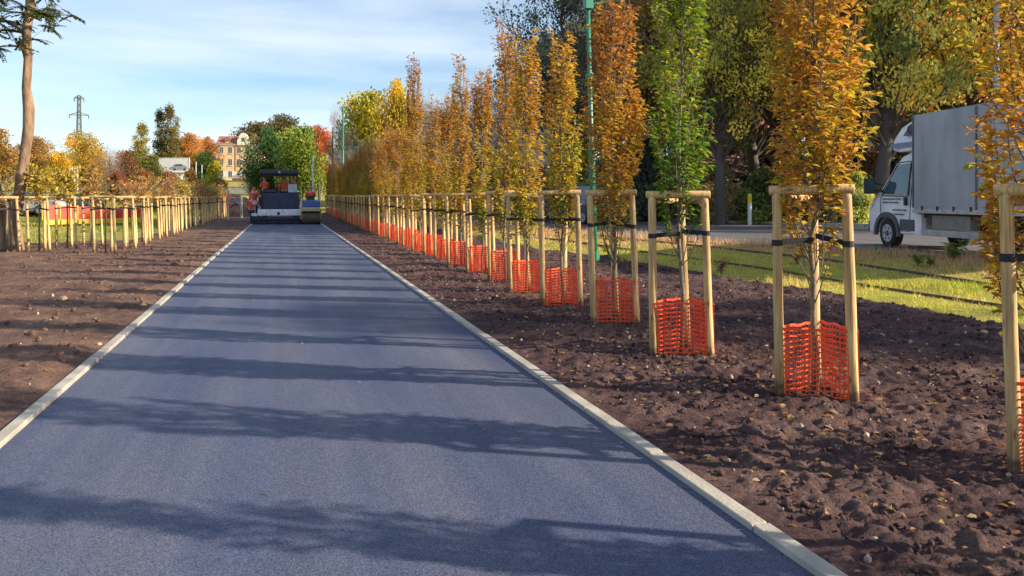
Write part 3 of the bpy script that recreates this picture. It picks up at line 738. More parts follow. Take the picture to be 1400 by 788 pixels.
for a in [
  ('round2', -12, 62, 172, 75, (.27, .16, .03), 'broadleaf_tree', 'golden brown tree at the left picture edge behind the locust trunks'),
  ('round', 48, 66, 188, 52, (.24, .15, .04), 'broadleaf_tree', 'brownish tree just right of the tall locust trunk'),
  ('round2', 80, 60, 205, 34, YEL, 'broadleaf_tree', 'thin yellow tree left of the big round yellow willow'),
  ('willow', 113, 80, 181, 66, (.34, .24, .03), 'willow_tree', 'big rounded yellow green tree under the near pylon'),
  ('bare', 150, 78, 196, 40, RED, 'broadleaf_tree', 'thin red brown tree right of the yellow willow'),
  ('round2', 172, 85, 203, 34, BRN, 'broadleaf_tree', 'brown tree left of the olive poplar'),
  ('poplar', 193, 120, 166, 24, (.20, .17, .03), 'poplar_tree', 'olive yellow poplar left of the tall dark pair'),
  ('poplar', 219, 150, 147, 19, (.10, .09, .035), 'poplar_tree', 'left one of the two tall dark poplars'),
  ('poplar', 233, 150, 141, 24, (.13, .11, .035), 'poplar_tree', 'right and taller one of the two tall dark poplars'),
  ('round', 258, 175, 183, 44, (.30, .15, .03), 'broadleaf_tree', 'orange tree right of the poplar pair behind the billboard'),
  ('round', 284, 190, 188, 32, (.28, .13, .04), 'broadleaf_tree', 'orange brown tree left of the tenement house'),
  ('round2', 280, 140, 205, 36, GRN, 'broadleaf_tree', 'green tree between the billboard and the tenement house'),
  ('round2', 205, 110, 210, 42, OLI, 'broadleaf_tree', 'olive tree in front of the poplars, left of the billboard'),
  ('bush', 292, 95, 222, 36, (.33, .30, .03), 'shrub', 'bright yellow green shrub in front of the tenement house'),
  ('bush', 262, 88, 232, 36, (.27, .16, .04), 'shrub', 'orange brown shrub below the billboard'),
  ('bush', 232, 84, 236, 40, (.22, .10, .04), 'shrub', 'red brown shrub left below the billboard'),
  ('bush', 200, 80, 232, 44, (.24, .12, .04), 'shrub', 'rusty shrub in front of the olive poplar'),
  ('bush', 160, 72, 236, 44, (.20, .08, .04), 'shrub', 'red shrub right of the yellow willow'),
  ('bush', 212, 70, 248, 36, (.12, .16, .03), 'shrub', 'low green shrub behind the left frame row'),
  ('bush', 252, 66, 250, 34, (.12, .14, .04), 'shrub', 'low dull green shrub behind the far left frames'),
  ('bush', 300, 75, 249, 28, (.12, .05, .05), 'shrub', 'dark purple shrub left of the tenement driveway'),
  ('bush', 132, 70, 245, 30, (.20, .18, .03), 'shrub', 'low yellow shrub behind the teal vehicle'),
  ('bare', 342, 110, 212, 30, (.16, .06, .04), 'broadleaf_tree', 'thin purple brown tree in front of the tenement house'),
  ('round', 368, 100, 176, 62, (.05, .10, .03), 'broadleaf_tree', 'dark green tree behind the paver roof'),
  ('round2', 410, 92, 168, 72, (.17, .22, .035), 'broadleaf_tree', 'large light green tree right behind the paver'),
  ('round2', 352, 285, 164, 60, (.12, .09, .03), 'broadleaf_tree', 'dark brown tree rising behind the tenement roof'),
  ('round', 385, 290, 158, 70, (.09, .08, .03), 'broadleaf_tree', 'olive brown tree crest behind the big green tree'),
  ('round2', 436, 130, 168, 40, (.30, .09, .03), 'broadleaf_tree', 'red orange tree left of the green tram poles'),
  ('bare', 464, 95, 136, 40, (.16, .12, .08), 'broadleaf_tree', 'bare grey tree right of the big green tree'),
  ('round2', 500, 85, 118, 84, (.27, .25, .025), 'broadleaf_tree', 'yellow green tree above the far end of the right row'),
  ('round', 543, 80, 112, 60, (.36, .27, .03), 'broadleaf_tree', 'yellow tree beside the twin black posts'),
  ('bare', 578, 80, 108, 46, (.24, .18, .10), 'broadleaf_tree', 'pale nearly bare tree right of the twin black posts'),
  ('forest3', 478, 74, 172, 54, (.14, .11, .07), 'broadleaf_tree', 'greyish thicket tree left end above the far right row'),
  ('forest3', 515, 70, 178, 60, (.17, .12, .06), 'broadleaf_tree', 'grey brown thicket tree above the middle of the far row'),
  ('round2', 470, 66, 222, 50, (.09, .10, .05), 'broadleaf_tree', 'low dark thicket behind the far end of the right row'),
  ('round2', 520, 62, 215, 60, (.20, .16, .05), 'broadleaf_tree', 'low olive thicket behind the right row'),
  ('forest3', 556, 62, 175, 60, (.30, .15, .04), 'broadleaf_tree', 'rusty orange tree below the twin black posts'),
  ('bare', 612, 55, 120, 80, (.24, .10, .06), 'broadleaf_tree', 'reddish fine twigged tree behind the slim leaders'),
  ('bare', 668, 48, 95, 110, (.26, .10, .07), 'broadleaf_tree', 'wide reddish fine twigged tree behind the right row'),
  ('bare', 718, 46, 100, 90, (.26, .09, .07), 'broadleaf_tree', 'reddish fine twigged tree left of the white board'),
  ('round2', 600, 52, 225, 70, (.22, .13, .05), 'broadleaf_tree', 'low brown thicket behind the middle of the right row'),
  ('round2', 655, 50, 215, 70, (.24, .12, .05), 'broadleaf_tree', 'low rusty thicket behind the near middle of the row'),
  ('round', 775, 52, 108, 62, (.34, .30, .03), 'broadleaf_tree', 'yellow green tree low behind the fourth and fifth hornbeams'),
]:
    tree(*a, group='background trees')
FR = 'tall trees beyond the road'
for a in [
  ('forest3', 770, 38, -70, 250, (0.106, 0.136, 0.095), 'forest_tree', 'grey green open tree at the left edge of the woods against the sky'),
  ('forest', 838, 40, -120, 250, (0.240, 0.164, 0.104), 'forest_tree', 'dark tall tree behind the rust topped hornbeam'),
  ('forest2', 880, 46, -60, 260, (0.256, 0.151, 0.095), 'forest_tree', 'dull brown tall tree left of the green hornbeam'),
  ('forest', 935, 38, -150, 260, (0.300, 0.272, 0.069), 'forest_tree', 'tall olive tree behind the green hornbeam'),
  ('forest3', 985, 34, -110, 240, (0.406, 0.382, 0.069), 'forest_tree', 'open yellow green tree right of the green hornbeam'),
  ('forest2', 1030, 42, -140, 280, (0.361, 0.178, 0.086), 'forest_tree', 'dark green tall tree behind the yellow topped marker post'),
  ('forest', 1085, 36, -190, 300, (0.331, 0.272, 0.069), 'forest_tree', 'tall dark olive tree behind the golden hornbeam'),
  ('forest3', 1140, 33, -150, 230, (0.391, 0.395, 0.086), 'forest_tree', 'green leaved tree just right of the golden hornbeam'),
  ('forest', 1216, 31, -220, 300, (0.361, 0.354, 0.086), 'forest_tree', 'tree with the thick dark trunk left of the truck cab'),
  ('forest2', 1265, 38, -160, 300, (0.541, 0.259, 0.086), 'forest_tree', 'rusty orange tall tree above the truck cab'),
  ('forest', 1330, 33, -200, 320, (0.511, 0.409, 0.078), 'forest_tree', 'yellow orange tall tree above the truck box'),
  ('forest2', 1400, 34, -180, 320, (0.601, 0.369, 0.069), 'forest_tree', 'golden tall tree at the right picture edge above the truck'),
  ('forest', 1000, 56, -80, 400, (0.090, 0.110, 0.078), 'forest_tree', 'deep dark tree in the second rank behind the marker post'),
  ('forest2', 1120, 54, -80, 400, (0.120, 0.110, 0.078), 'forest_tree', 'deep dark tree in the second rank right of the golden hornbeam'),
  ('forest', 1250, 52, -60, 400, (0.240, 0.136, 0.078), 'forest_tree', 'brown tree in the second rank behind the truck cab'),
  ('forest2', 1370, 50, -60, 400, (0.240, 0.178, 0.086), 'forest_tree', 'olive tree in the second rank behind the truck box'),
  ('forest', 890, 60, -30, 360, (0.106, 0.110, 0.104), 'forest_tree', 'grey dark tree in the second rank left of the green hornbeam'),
  ('forest2', 800, 62, 20, 240, (0.151, 0.151, 0.122), 'forest_tree', 'far grey green tree at the left end of the woods'),
]:
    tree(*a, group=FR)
# undergrowth
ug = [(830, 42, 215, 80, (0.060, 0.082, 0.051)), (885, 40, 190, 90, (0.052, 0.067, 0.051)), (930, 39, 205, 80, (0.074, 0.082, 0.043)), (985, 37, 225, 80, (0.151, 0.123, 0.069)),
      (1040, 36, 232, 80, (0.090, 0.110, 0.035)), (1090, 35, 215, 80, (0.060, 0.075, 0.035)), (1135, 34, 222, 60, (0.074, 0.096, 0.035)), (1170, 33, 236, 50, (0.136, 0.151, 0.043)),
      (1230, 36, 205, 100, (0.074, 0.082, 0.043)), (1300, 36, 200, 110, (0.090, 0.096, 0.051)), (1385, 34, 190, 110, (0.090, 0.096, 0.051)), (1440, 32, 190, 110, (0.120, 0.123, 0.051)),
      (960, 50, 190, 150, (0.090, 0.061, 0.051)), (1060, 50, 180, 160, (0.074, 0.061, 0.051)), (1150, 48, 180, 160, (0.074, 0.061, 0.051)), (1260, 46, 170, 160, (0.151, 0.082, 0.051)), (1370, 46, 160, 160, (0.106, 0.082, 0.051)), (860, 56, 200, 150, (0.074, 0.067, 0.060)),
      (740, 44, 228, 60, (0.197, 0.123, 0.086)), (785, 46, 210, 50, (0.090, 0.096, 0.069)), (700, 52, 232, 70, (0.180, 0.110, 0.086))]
ugl = ['behind the fourth hornbeam', 'left of the green hornbeam', 'behind the green hornbeam', 'left of the marker post', 'right of the marker post', 'behind the golden hornbeam',
       'right of the golden hornbeam', 'left of the truck mirror', 'behind the truck cab', 'behind the truck box front', 'behind the truck box', 'right of the picture edge',
       'deep in the woods left of the marker post', 'deep in the woods behind the marker post', 'deep in the woods behind the golden hornbeam', 'deep in the woods above the truck cab', 'deep in the woods above the truck box', 'deep in the woods left of the green hornbeam',
       'behind the fifth hornbeam', 'behind the blue car', 'behind the sixth hornbeam']
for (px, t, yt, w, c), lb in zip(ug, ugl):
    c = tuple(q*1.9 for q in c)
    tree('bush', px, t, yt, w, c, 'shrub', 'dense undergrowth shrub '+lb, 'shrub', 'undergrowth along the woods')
# trees outside the picture whose shade falls into it
for xy, ht, w, lb in (((33, 17.5), 17, 8, 'tall tree beyond the road, outside the picture on the right'),
                      ((20.2, -.2), 10.5, 5.0, 'small tree outside the picture whose shade crosses the right soil bed')):
    r = tree('forest', 0, 1, 0, 1, (.14, .12, .03), 'forest_tree', lb, 'tree', None, xy=xy)
    r.scale = (w/.6, w/.6, ht)

# twin trunk locust at the left
def locust():
    p = at(26, 21.3); zb = float(soil_h(p[0], p[1], -1))
    root = empty('locust_tree', (p[0], p[1], zb-.05), 0, 'tall twin trunked locust with rough brown bark at the left picture edge', 'tree')
    rx = cos(TH); ry = -sin(TH); t = 21.3
    def P(px, py, dd=0): 
        q = at(px, t+dd); return (q[0]-p[0], q[1]-p[1], zat(py, t)-zb+.05)
    mb = MB()
    main = [(24, 352), (23, 330), (20, 305), (24, 280), (30, 240), (35, 205), (39, 175), (39.5, 150), (36, 120), (38.5, 80), (36, 45), (41, 10), (43, -60), (50, -130), (52, -190)]
    mb.tube([P(a, b) for a, b in main], [.21, .17, .155, .15, .145, .135, .145, .15, .115, .11, .12, .12, .10, .08, .04], 12)
    o = mb.build('trunk', M_BARKL, root, True)
    mb = MB(); sec = [(10, 352), (8, 325), (2, 295), (-5, 255), (-14, 215), (-25, 170), (-32, 110), (-34, 30), (-40, -60), (-38, -130)]
    mb.tube([P(a, b, .3) for a, b in sec], [.19, .16, .15, .14, .14, .18, .15, .13, .09, .04], 12)
    mb.build('trunk', M_BARKL, root, True)
    mb = MB(); rng = np.random.default_rng(5); C = []
    tips = []
    for s, e, r in [((36, 50), (0, 20), .06), ((36, 45), (-20, 40), .05), ((40, 20), (70, 26), .045), ((40, 5), (66, -10), .05), ((37, 95), (25, 60), .03), ((42, -30), (0, -40), .06), ((44, -60), (90, -70), .06), ((50, -120), (10, -150), .05), ((50, -120), (95, -160), .05),
                    ((-34, 30), (-60, 10), .05), ((-33, 90), (-70, 60), .05), ((-36, -20), (0, -10), .04), ((52, -180), (60, -230), .05), ((-38, -120), (-50, -180), .05)]:
        a = np.array(P(*s)); b = np.array(P(e[0], e[1], rng.uniform(-.8, .8))); m = (a+b)/2+np.array([0, 0, .12]); mb.tube([a, m, b], [r, r*.7, r*.25], 6); tips += [b, (m+b)/2]
        for _ in range(4):
            c = b+rng.normal(0, .45, 3)*np.array([1, 1, .5]); mb.tube([(m+b)/2, c], [r*.3, r*.1], 4, False); tips.append(c)
    mb.build('branch', M_BARKL, root, True)
    Cs = []; Ds = []
    for c in tips:
        for _ in range(8):   # pinnate fronds
            d = rng.normal(size=3); d[2] *= .4; d /= np.linalg.norm(d); L = rng.uniform(.3, .5); side = np.cross(d, [0, 0, 1.0])
            for q in range(10):
                s = q/10; base = c+d*L*s+np.array([0, 0, -.25*s*s*L])
                for sg in (-1, 1): Cs.append(base); Ds.append(side*sg+d*.4+np.array([0, 0, -.3]))
    Cs = np.array(Cs); Ds = np.array(Ds); n = len(Cs); Ln = rng.uniform(.08, .12, n)
    c = lerp3(rng.random(n), [0, 1], [(.045, .075, .03), (.13, .15, .04)])
    V, F, cc = leaves_quad(Cs, Ds, randdir(n, rng)*.5+np.array([0, 0, 1.]), Ln, Ln*.5, c)
    link('foliage', npmesh('locust_leaves', V, F, M_LEAF, cc), root)
locust()

# weeds at the road edge
def weed(px, py, h, lab, seed, col=((.12, .22, .03), (.28, .34, .06))):
    rng = np.random.default_rng(seed); t = 1050*1.22/(py-270); p = at(px, t); z = Hs(p[0], p[1])
    root = empty('weed_plant', (p[0], p[1], z), 0, lab, 'plant', 'leafy weeds at the road edge'); mb = MB(); C = []; D = []
    for k in range(7):
        a = rng.uniform(0, 2*pi); e = np.array([cos(a)*h*.35, sin(a)*h*.35, h*rng.uniform(.6, 1)]); mb.tube([(0, 0, 0), tuple(e*.5+np.array([0, 0, .03])), tuple(e)], [.006, .005, .002], 5)
        for q in range(16): C.append(e*rng.uniform(.2, 1)); D.append((rng.normal(), rng.normal(), rng.uniform(-.1, .6)))
    mb.build('stem', M_BARK, root); C = np.array(C); D = np.array(D); n = len(C); L = rng.uniform(.5, 1, n)*h*.35
    c = lerp3(rng.random(n), [0, 1], list(col)); V, F, cc = leaves_fine(C, D, randdir(n, rng)*.4+np.array([0, 0, 1.]), L, L*.45, c)
    link('foliage', npmesh('weed_leaves', V, F, M_LEAF, cc), root)
weed(1303, 355, .42, 'tallest green weed plant in front of the truck sill', 1)
weed(1255, 357, .28, 'green weed plant below the truck front door', 2)
weed(1272, 358, .22, 'low pale weed plant between two taller weeds', 3)
weed(985, 352, .32, 'dry brown weed tuft at the road edge right of the green hornbeam', 4, ((.36, .2, .12), (.5, .3, .2)))
weed(1090, 349, .25, 'dry weed tuft at the road edge behind the golden hornbeam', 5, ((.36, .2, .1), (.5, .33, .18)))

# ------------------------------------------------------------------ VEHICLES
def wheel(parent, x, y, r, w, side, hub=M_RIM, name='wheel'):
    mb = MB(); c = Vector((x, y, r)); d = Vector((1, 0, 0))
    mb.tube([c-d*w/2, c-d*w*.44, c+d*w*.44, c+d*w/2], [r*.86, r, r, r*.86], 28)
    o = mb.build(name, M_TYRE, parent, True, 0); 
    mb = MB(); s = side; xo = x+s*w*.5
    mb.tube([(xo-s*.02, y, r), (xo+s*.004, y, r)], [r*.64, r*.62], 24)
    mb.build('rim', hub, o, False)
    mb = MB(); mb.tube([(xo+s*.0, y, r), (xo+s*.025, y, r)], [r*.22, r*.17], 16)
    for k in range(6):
        a = k*pi/3; mb.box((xo+s*.004-.004, y+cos(a)*r*.42-.025, r+sin(a)*r*.42-.025), (xo+s*.004+.006, y+cos(a)*r*.42+.025, r+sin(a)*r*.42+.025))
    mb.build('hub_cap', M_DGREY, o)
    return o
def truck():
    t = 18.75; p = at(1213, t); hd = -radians(12)   # heading: +Y rotated clockwise
    # p is the outer face of the left front wheel; local left side x=-1.0
    left = Vector((-cos(hd), -sin(hd), 0))*.98
    loc = (p[0]-left.x, p[1]-left.y, .285)
    root = empty('curtain_side_truck', loc, hd, 'white cab truck with tall grey tarpaulin box driving on the road at the right', 'truck')
    ins = lambda y, z: .02+max(0, (z-1.15))*.13+max(0, y-.55)*.22
    # cab
    prof = [(.93, .32), (.98, .55), (.95, .85), (.80, 1.08), (.55, 1.22), (.30, 1.42), (-.22, 2.02), (-.45, 2.20), (-.75, 2.27), (-1.15, 2.28), (-1.15, .36), (-.50, .34), (-.42, .52), (-.28, .68), (0, .75), (.28, .68), (.42, .52), (.47, .34)]
    mb = MB(); mb.prism(prof, -1.0, 1.0, inset=ins); mb.build('cab', M_TRUCKW, root, bevel=.035)
    def side_panel(name, poly, m, off=.004, s=-1, th=.012):
        mb = MB(); n = len(poly)
        a = [(s*(1.0-ins(y, z)+off), y, z) for y, z in poly]; b = [(s*(1.0-ins(y, z)-.03), y, z) for y, z in poly]
        mb.add(a+b, [tuple(range(n)), tuple(range(2*n-1, n-1, -1))]+[(i, (i+1) % n, (i+1) % n+n, i+n) for i in range(n)])
        return mb.build(name, m, root)
    for s in (-1, 1):
        side_panel('door_window', [(.18, 1.30), (.17, 1.38), (-.26, 1.93), (-.36, 2.00), (-.78, 2.02), (-.80, 1.28)], M_GLASS, .005, s)
        side_panel('quarter_window', [(.42, 1.27), (.24, 1.46), (.22, 1.28)], M_GLASS, .005, s)
        # window surrounds
        mb = MB()
        for a, b in zip([(.22, 1.26), (.20, 1.40), (-.27, 1.98), (-.36, 2.05), (-.82, 2.06), (-.84, 1.24)], [(.20, 1.40), (-.27, 1.98), (-.36, 2.05), (-.82, 2.06), (-.84, 1.24), (.22, 1.26)]):
            mb.bar((s*(1.004-ins(*a)), *a), (s*(1.004-ins(*b)), *b), .02, .022)
        mb.build('window_seal', M_BLACK, root)
        # door seams
        mb = MB()
        for a, b in [((-.88, .42), (-.88, 2.06)), ((.30, .78), (.30, 1.22)), ((-.50, .42), (-.88, .42)), ((-.42, .6), (-.5, .42)), ((.30, 1.22), (.22, 1.27))]:
            mb.bar((s*(1.0-ins(*a)), *a), (s*(1.0-ins(*b)), *b), .010, .012)
        mb.build('door_seam', M_BLACK, root)
        mb = MB(); mb.box((s*1.0-.03, -.83, 1.02), (s*1.0+.03, -.74, 1.22)); mb.build('door_handle', M_BLACK, root, bevel=.01)
        # wheel arch flare
        mb = MB(); pts = [(s*.985, .49*cos(a), .34+.47*sin(a)) for a in np.linspace(-.12, pi+.12, 16)]
        for a, b in zip(pts[:-1], pts[1:]): mb.bar(a, b, .07, .10)
        mb.build('wheel_arch', M_DGREY, root)
        mb = MB(); mb.box((s*1.0-.012, -1.12, .44), (s*1.0+.012, -.56, .70)); mb.build('sill_trim', M_DGREY, root, bevel=.008)
        # mirror
        mb = MB(); mb.box((min(s*1.10, s*1.34), .34, 1.30), (max(s*1.10, s*1.34), .46, 1.68))
        mir = mb.build('mirror', M_BLACK, root, bevel=.03)
        mb = MB(); mb.bar((s*.9, .30, 1.38), (s*1.12, .40, 1.38), .04, .06); mb.bar((s*.9, .26, 1.5), (s*1.12, .40, 1.58), .04, .05); mb.build('mirror_arm', M_BLACK, mir)
        mb = MB(); mb.box((min(s*1.12, s*1.32), .330, 1.33), (max(s*1.12, s*1.32), .338, 1.65)); mb.build('mirror_glass', M_GLASS, mir)
    for s in (-1, 1):
        mb = MB(); mb.prism([(.96, .68), (.93, .98), (.72, 1.12), (.60, 1.05), (.80, .75)], min(s*.62, s*.90), max(s*.62, s*.90)); mb.build('headlight', M_LAMP, root, bevel=.02)
    mb = MB(); mb.prism([(.34, 1.44), (.315, 1.425), (-.205, 2.025), (-.18, 2.04)], -.84, .84); mb.build('windscreen', M_GLASS, root)
    mb = MB(); mb.box((-.9, .90, .34), (.9, 1.02, .62)); mb.build('bumper', M_DGREY, root, bevel=.04)
    # lettering-like lines on the door (text too small to read in the photo)
    mb = MB()
    for z, ys in ((1.16, [(.05, .2), (-.1, .02), (-.3, -.13), (-.55, -.34)]), (1.08, [(.0, .2), (-.22, -.04), (-.42, -.26)]), (.90, [(-.35, -.22), (-.55, -.38), (-.76, -.6)]), (.80, [(-.42, -.3), (-.66, -.45)])):
        for a, b in ys: mb = MB(); mb.box((-.988, a, z), (-.975, b, z+.028)); mb.build('door_lettering', M_DGREY, root)
    # sleeper pod / roof fairing over the cab
    pp = [(-.02, 2.40), (-.10, 2.62), (-.40, 2.88), (-.75, 3.0), (-1.13, 3.04), (-1.13, 2.29), (-.45, 2.29), (-.12, 2.33)]
    mb = MB(); mb.prism(pp, -.97, .97, inset=lambda y, z: max(0, z-2.6)*.30+max(0, y+.5)*.22)
    pod = mb.build('sleeper_pod', M_TRUCKW, root, bevel=.05)
    for s in (-1, 1):
        mb = MB(); q = [(-.62, 2.66), (-.78, 2.92), (-1.08, 2.98), (-1.10, 2.64)]
        f = lambda y, z: s*(.97-max(0, z-2.6)*.30+.004)
        mb.add([(f(y, z), y, z) for y, z in q]+[(f(y, z)-s*.03, y, z) for y, z in q], [(0, 1, 2, 3), (7, 6, 5, 4), (0, 4, 5, 1), (1, 5, 6, 2), (2, 6, 7, 3), (3, 7, 4, 0)])
        mb.build('pod_window', M_DGREY, pod)
        mb = MB(); mb.bar((s*.965, -.14, 2.45), (s*.975, -1.12, 2.45), .012, .11); mb.build('pod_stripe', mat('stripe_blue_grey', (.16, .22, .33), .5), pod)
        mb = MB(); ring = [(s*.955, -.93+.13*cos(a), 2.80+.085*sin(a)) for a in np.linspace(0, 2*pi, 14)]
        for a, b in zip(ring[:-1], ring[1:]): mb.bar(a, b, .02, .02)
        mb.build('pod_emblem', M_BLACK, pod)
    # chassis, box
    mb = MB(); mb.box((-.45, -5.2, .50), (-.33, -.9, .68)); mb.box((.33, -5.2, .50), (.45, -.9, .68)); mb.box((-.95, -5.4, .76), (.95, -1.25, .84)); mb.build('chassis', M_BLACK, root)
    y0, y1, z0, z1 = -5.5, -1.22, 1.00, 3.08; bx = 1.08
    def tarp_side(s):
        ys = np.linspace(y0, y1, 110); zs = np.linspace(z0-.06, z1, 44); Y, Z = np.meshgrid(ys, zs)
        e = sst(Y, y0, y0+.3)*sst(-Y, -y1, -y1+.3)*sst(-Z, -z1, -z1+.3)
        d = .030*fbm(Y*1.3+Z*.45, Z*.35, 1.4, 3)+.055*np.exp(-((Y+2.35+.12*np.sin(Z*3))/.10)**2)*np.clip((Z-1)*.5, 0, 1)+.02*np.abs(pn(Y*1.1, Z*2.4+Y))
        d = np.abs(d)*e+.008*pn(Y*5, Z*0)*sst(-Z, -1.4, -.9)
        V = np.stack([s*(bx+d), Y, Z], -1).reshape(-1, 3); nx = 110; i = np.arange(nx-1)[None, :]+nx*np.arange(43)[:, None]
        F = np.stack([i, i+1, i+1+nx, i+nx], -1).reshape(-1, 4)
        o = link('side_tarpaulin', npmesh('side_tarpaulin', V, F, M_TARP, smooth=True), root); return o
    for s in (-1, 1): tarp_side(s)
    mb = MB(); mb.box((-bx+.05, y0+.01, z0), (bx-.05, y1-.004, z1-.01)); mb.build('cargo_box', M_TARPD, root, bevel=.02)
    mb = MB()
    for s in (-1, 1): mb.bar((s*(bx+.008), y1, z0-.02), (s*(bx+.008), y1, z1+.01), .03, .035)
    mb.build('front_corner_post', M_TARPD, root)
    mb = MB()
    for s in (-1, 1):
        for k in range(2): mb.bar((s*(bx+.03), -3.35-k*1.9, z0-.04), (s*(bx+.03), -3.35-k*1.9, z1-.03), .008, .04)
    mb.build('tarpaulin_strap', M_TARPD, root)
    mb = MB()
    for s in (-1, 1): mb.box((min(s*1.03, s*1.11), y0, .86), (max(s*1.03, s*1.11), y1, .955))
    mb.build('deck_rail', M_ALU, root, bevel=.006)
    for s in (-1, 1):
        for k in range(7): mb = MB(); mb.box((s*1.112-.008, -1.6-k*.54, .92), (s*1.112+.008, -1.56-k*.54, 1.02)); mb.build('buckle', M_BLACK, root)
    for s in (-1, 1):
        mb = MB(); mb.box((min(s*1.0, s*1.05), -3.35, .36), (max(s*1.0, s*1.05), -1.45, .50)); mb.build('side_guard', M_ALU, root, bevel=.008)
        mb = MB(); mb.box((min(s*.75, s*.98), -3.0, .52), (max(s*.75, s*.98), -1.75, .82)); mb.build('tool_box', mat('grubby_metal', (.22, .21, .20), .7), root, bevel=.01)
        mb = MB(); mb.box((min(s*.9, s*1.02), -1.42, .36), (max(s*.9, s*1.02), -1.17, .84)); mb.build('step_panel', M_TRUCKW, root, bevel=.01)
    mb = MB(); mb.box((-1.0, y0-.05, .80), (1.0, y0, 1.0)); mb.build('rear_beam', M_ALU, root)
    for s in (-1, 1):
        mb = MB(); mb.box((min(s*.6, s*.9), y0-.08, .84), (max(s*.6, s*.9), y0-.05, .96)); mb.build('tail_lamp', M_LRED, root)
    for s in (-1, 1):
        wheel(root, s*.87, 0, .345, .22, s); wheel(root, s*.87, -3.95, .345, .22, s)
truck()
def car(px, t, heading, colm, name, label, cat='car', L=4.3, W=1.75, Hh=1.48, z=None, van=False, group=None):
    p = at(px, t); z = Hs(p[0], p[1])+.03 if z is None else z
    root = empty(name, (p[0], p[1], z), heading, label, cat, group); h = L/2
    if van:
        body = [(h, .3), (h, .8), (h-.6, 1.1), (h-1.1, Hh*.93), (h-1.5, Hh), (-h+.1, Hh), (-h, 1.0), (-h, .3)]
        mb = MB(); mb.prism(body, -W/2, W/2, inset=lambda y, q: max(0, q-1.1)*.10); mb.build('body', colm, root, bevel=.06)
        gl = [(h-.72, 1.12), (h-1.15, Hh*.88), (h-2.0, Hh*.88), (h-2.0, 1.12)]
        mb = MB(); mb.prism(gl, -W/2+.0, W/2-.0, inset=lambda y, q: max(0, q-1.1)*.10-.006); mb.build('side_window', M_GLASS, root)
        mb = MB(); mb.box((-W*.38, -h-.008, 1.1), (W*.38, -h+.02, Hh*.86)); mb.build('rear_window', M_GLASS, root)
    else:
        body = [(h-.05, .25), (h, .45), (h-.05, .68), (h-.95, .92), (-h+.35, .96), (-h+.02, .9), (-h, .5), (-h+.06, .25)]
        mb = MB(); mb.prism(body, -W/2, W/2, inset=lambda y, q: abs(y/h)**4*.10+max(0, .45-q)*.1); mb.build('body', colm, root, bevel=.07)
        gl = [(h-1.05, .90), (h-1.75, Hh-.07), (h-2.1, Hh-.03), (-h+.85, Hh-.06), (-h+.25, .94)]
        ci = lambda y, q: .06+max(0, q-.9)*.32
        mb = MB(); mb.prism(gl, -W/2, W/2, inset=ci); g = mb.build('window_band', M_GLASS, root, bevel=.03)
        rf = [(h-1.85, Hh-.045), (h-2.1, Hh), (-h+.8, Hh-.02), (-h+.7, Hh-.07)]
        mb = MB(); mb.prism(rf, -W/2, W/2, inset=lambda y, q: .235); mb.build('roof', colm, root, bevel=.02)
        mb = MB()
        for s in (-1, 1):
            for a, b in (((h-1.12, .92), (h-1.83, Hh-.06)), ((-.1, .95), (-.15, Hh-.05)), ((-h+.35, .95), (-h+.85, Hh-.07))):
                mb.bar((s*(W/2-ci(*a)+.004), *a), (s*(W/2-ci(*b)+.004), *b), .03, .06)
        mb.build('pillar', colm, root)
    for s in (-1, 1):
        mb = MB(); mb.box((s*W*.36-.16, -h-.02, .66), (s*W*.36+.16, -h+.12, .86)); mb.build('tail_lamp', M_LRED, root, bevel=.01)
        mb = MB(); mb.box((s*W*.34-.18, h-.22, .56), (s*W*.34+.18, h-.02, .70)); mb.build('headlight', M_LAMP, root, bevel=.02)
        for yy in (h*.62, -h*.60): wheel(root, s*(W/2-.10), yy, .31, .2, s)
    mb = MB(); mb.box((-.26, -h-.03, .46), (.26, -h-.005, .57)); mb.build('number_plate', M_WHITE, root)
    return root
M_CBLUE = mat('navy_car_paint', (.012, .02, .075), .3, coat=.6); M_CSIL = mat('silver_car_paint', (.40, .43, .48), .35, .4, coat=.5)
M_CWHT = mat('white_car_paint', (.65, .66, .68), .35, coat=.5); M_CRED = mat('red_car_paint', (.45, .03, .03), .35, coat=.5); M_CTEAL = mat('teal_paint', (.03, .13, .15), .5)
M_CLB = mat('light_blue_car_paint', (.18, .27, .42), .35, .2, coat=.5)
RH = radians(12)
car(797, 36, RH, M_CBLUE, 'parked_van', 'dark navy van seen between the fifth and fourth hornbeam frames', 'van', 4.4, 1.8, 1.75, van=True)
car(706, 40, RH, M_CSIL, 'parked_car', 'silver car seen through the stakes of the sixth frame', group='cars along the road')
car(608, 55, RH, M_CLB, 'parked_car', 'light blue car seen through the middle of the right row', group='cars along the road')
car(752, 46, RH, M_CWHT, 'parked_car', 'white car on the road behind the fifth frame', group='cars along the road')
car(640, 62, RH, M_CRED, 'parked_car', 'red car far along the road behind the right row', group='cars along the road')
car(33, 48, radians(80), M_CSIL, 'parked_car', 'silver car behind the locust trunk at the far left', group='cars parked on the left')
car(70, 49, radians(85), M_CWHT, 'parked_car', 'white car above the left part of the red barrier', group='cars parked on the left')
car(90, 53, radians(95), M_CLB, 'parked_car', 'pale blue car above the right part of the red barrier', group='cars parked on the left')
car(334, 195, radians(70), M_CWHT, 'parked_van', 'white van parked in front of the tenement house', 'van', 5.2, 2.0, 2.3, van=True)
car(314, 78, radians(20), M_CRED, 'parked_car', 'small red and white car behind the far left frames', group='cars parked on the left')

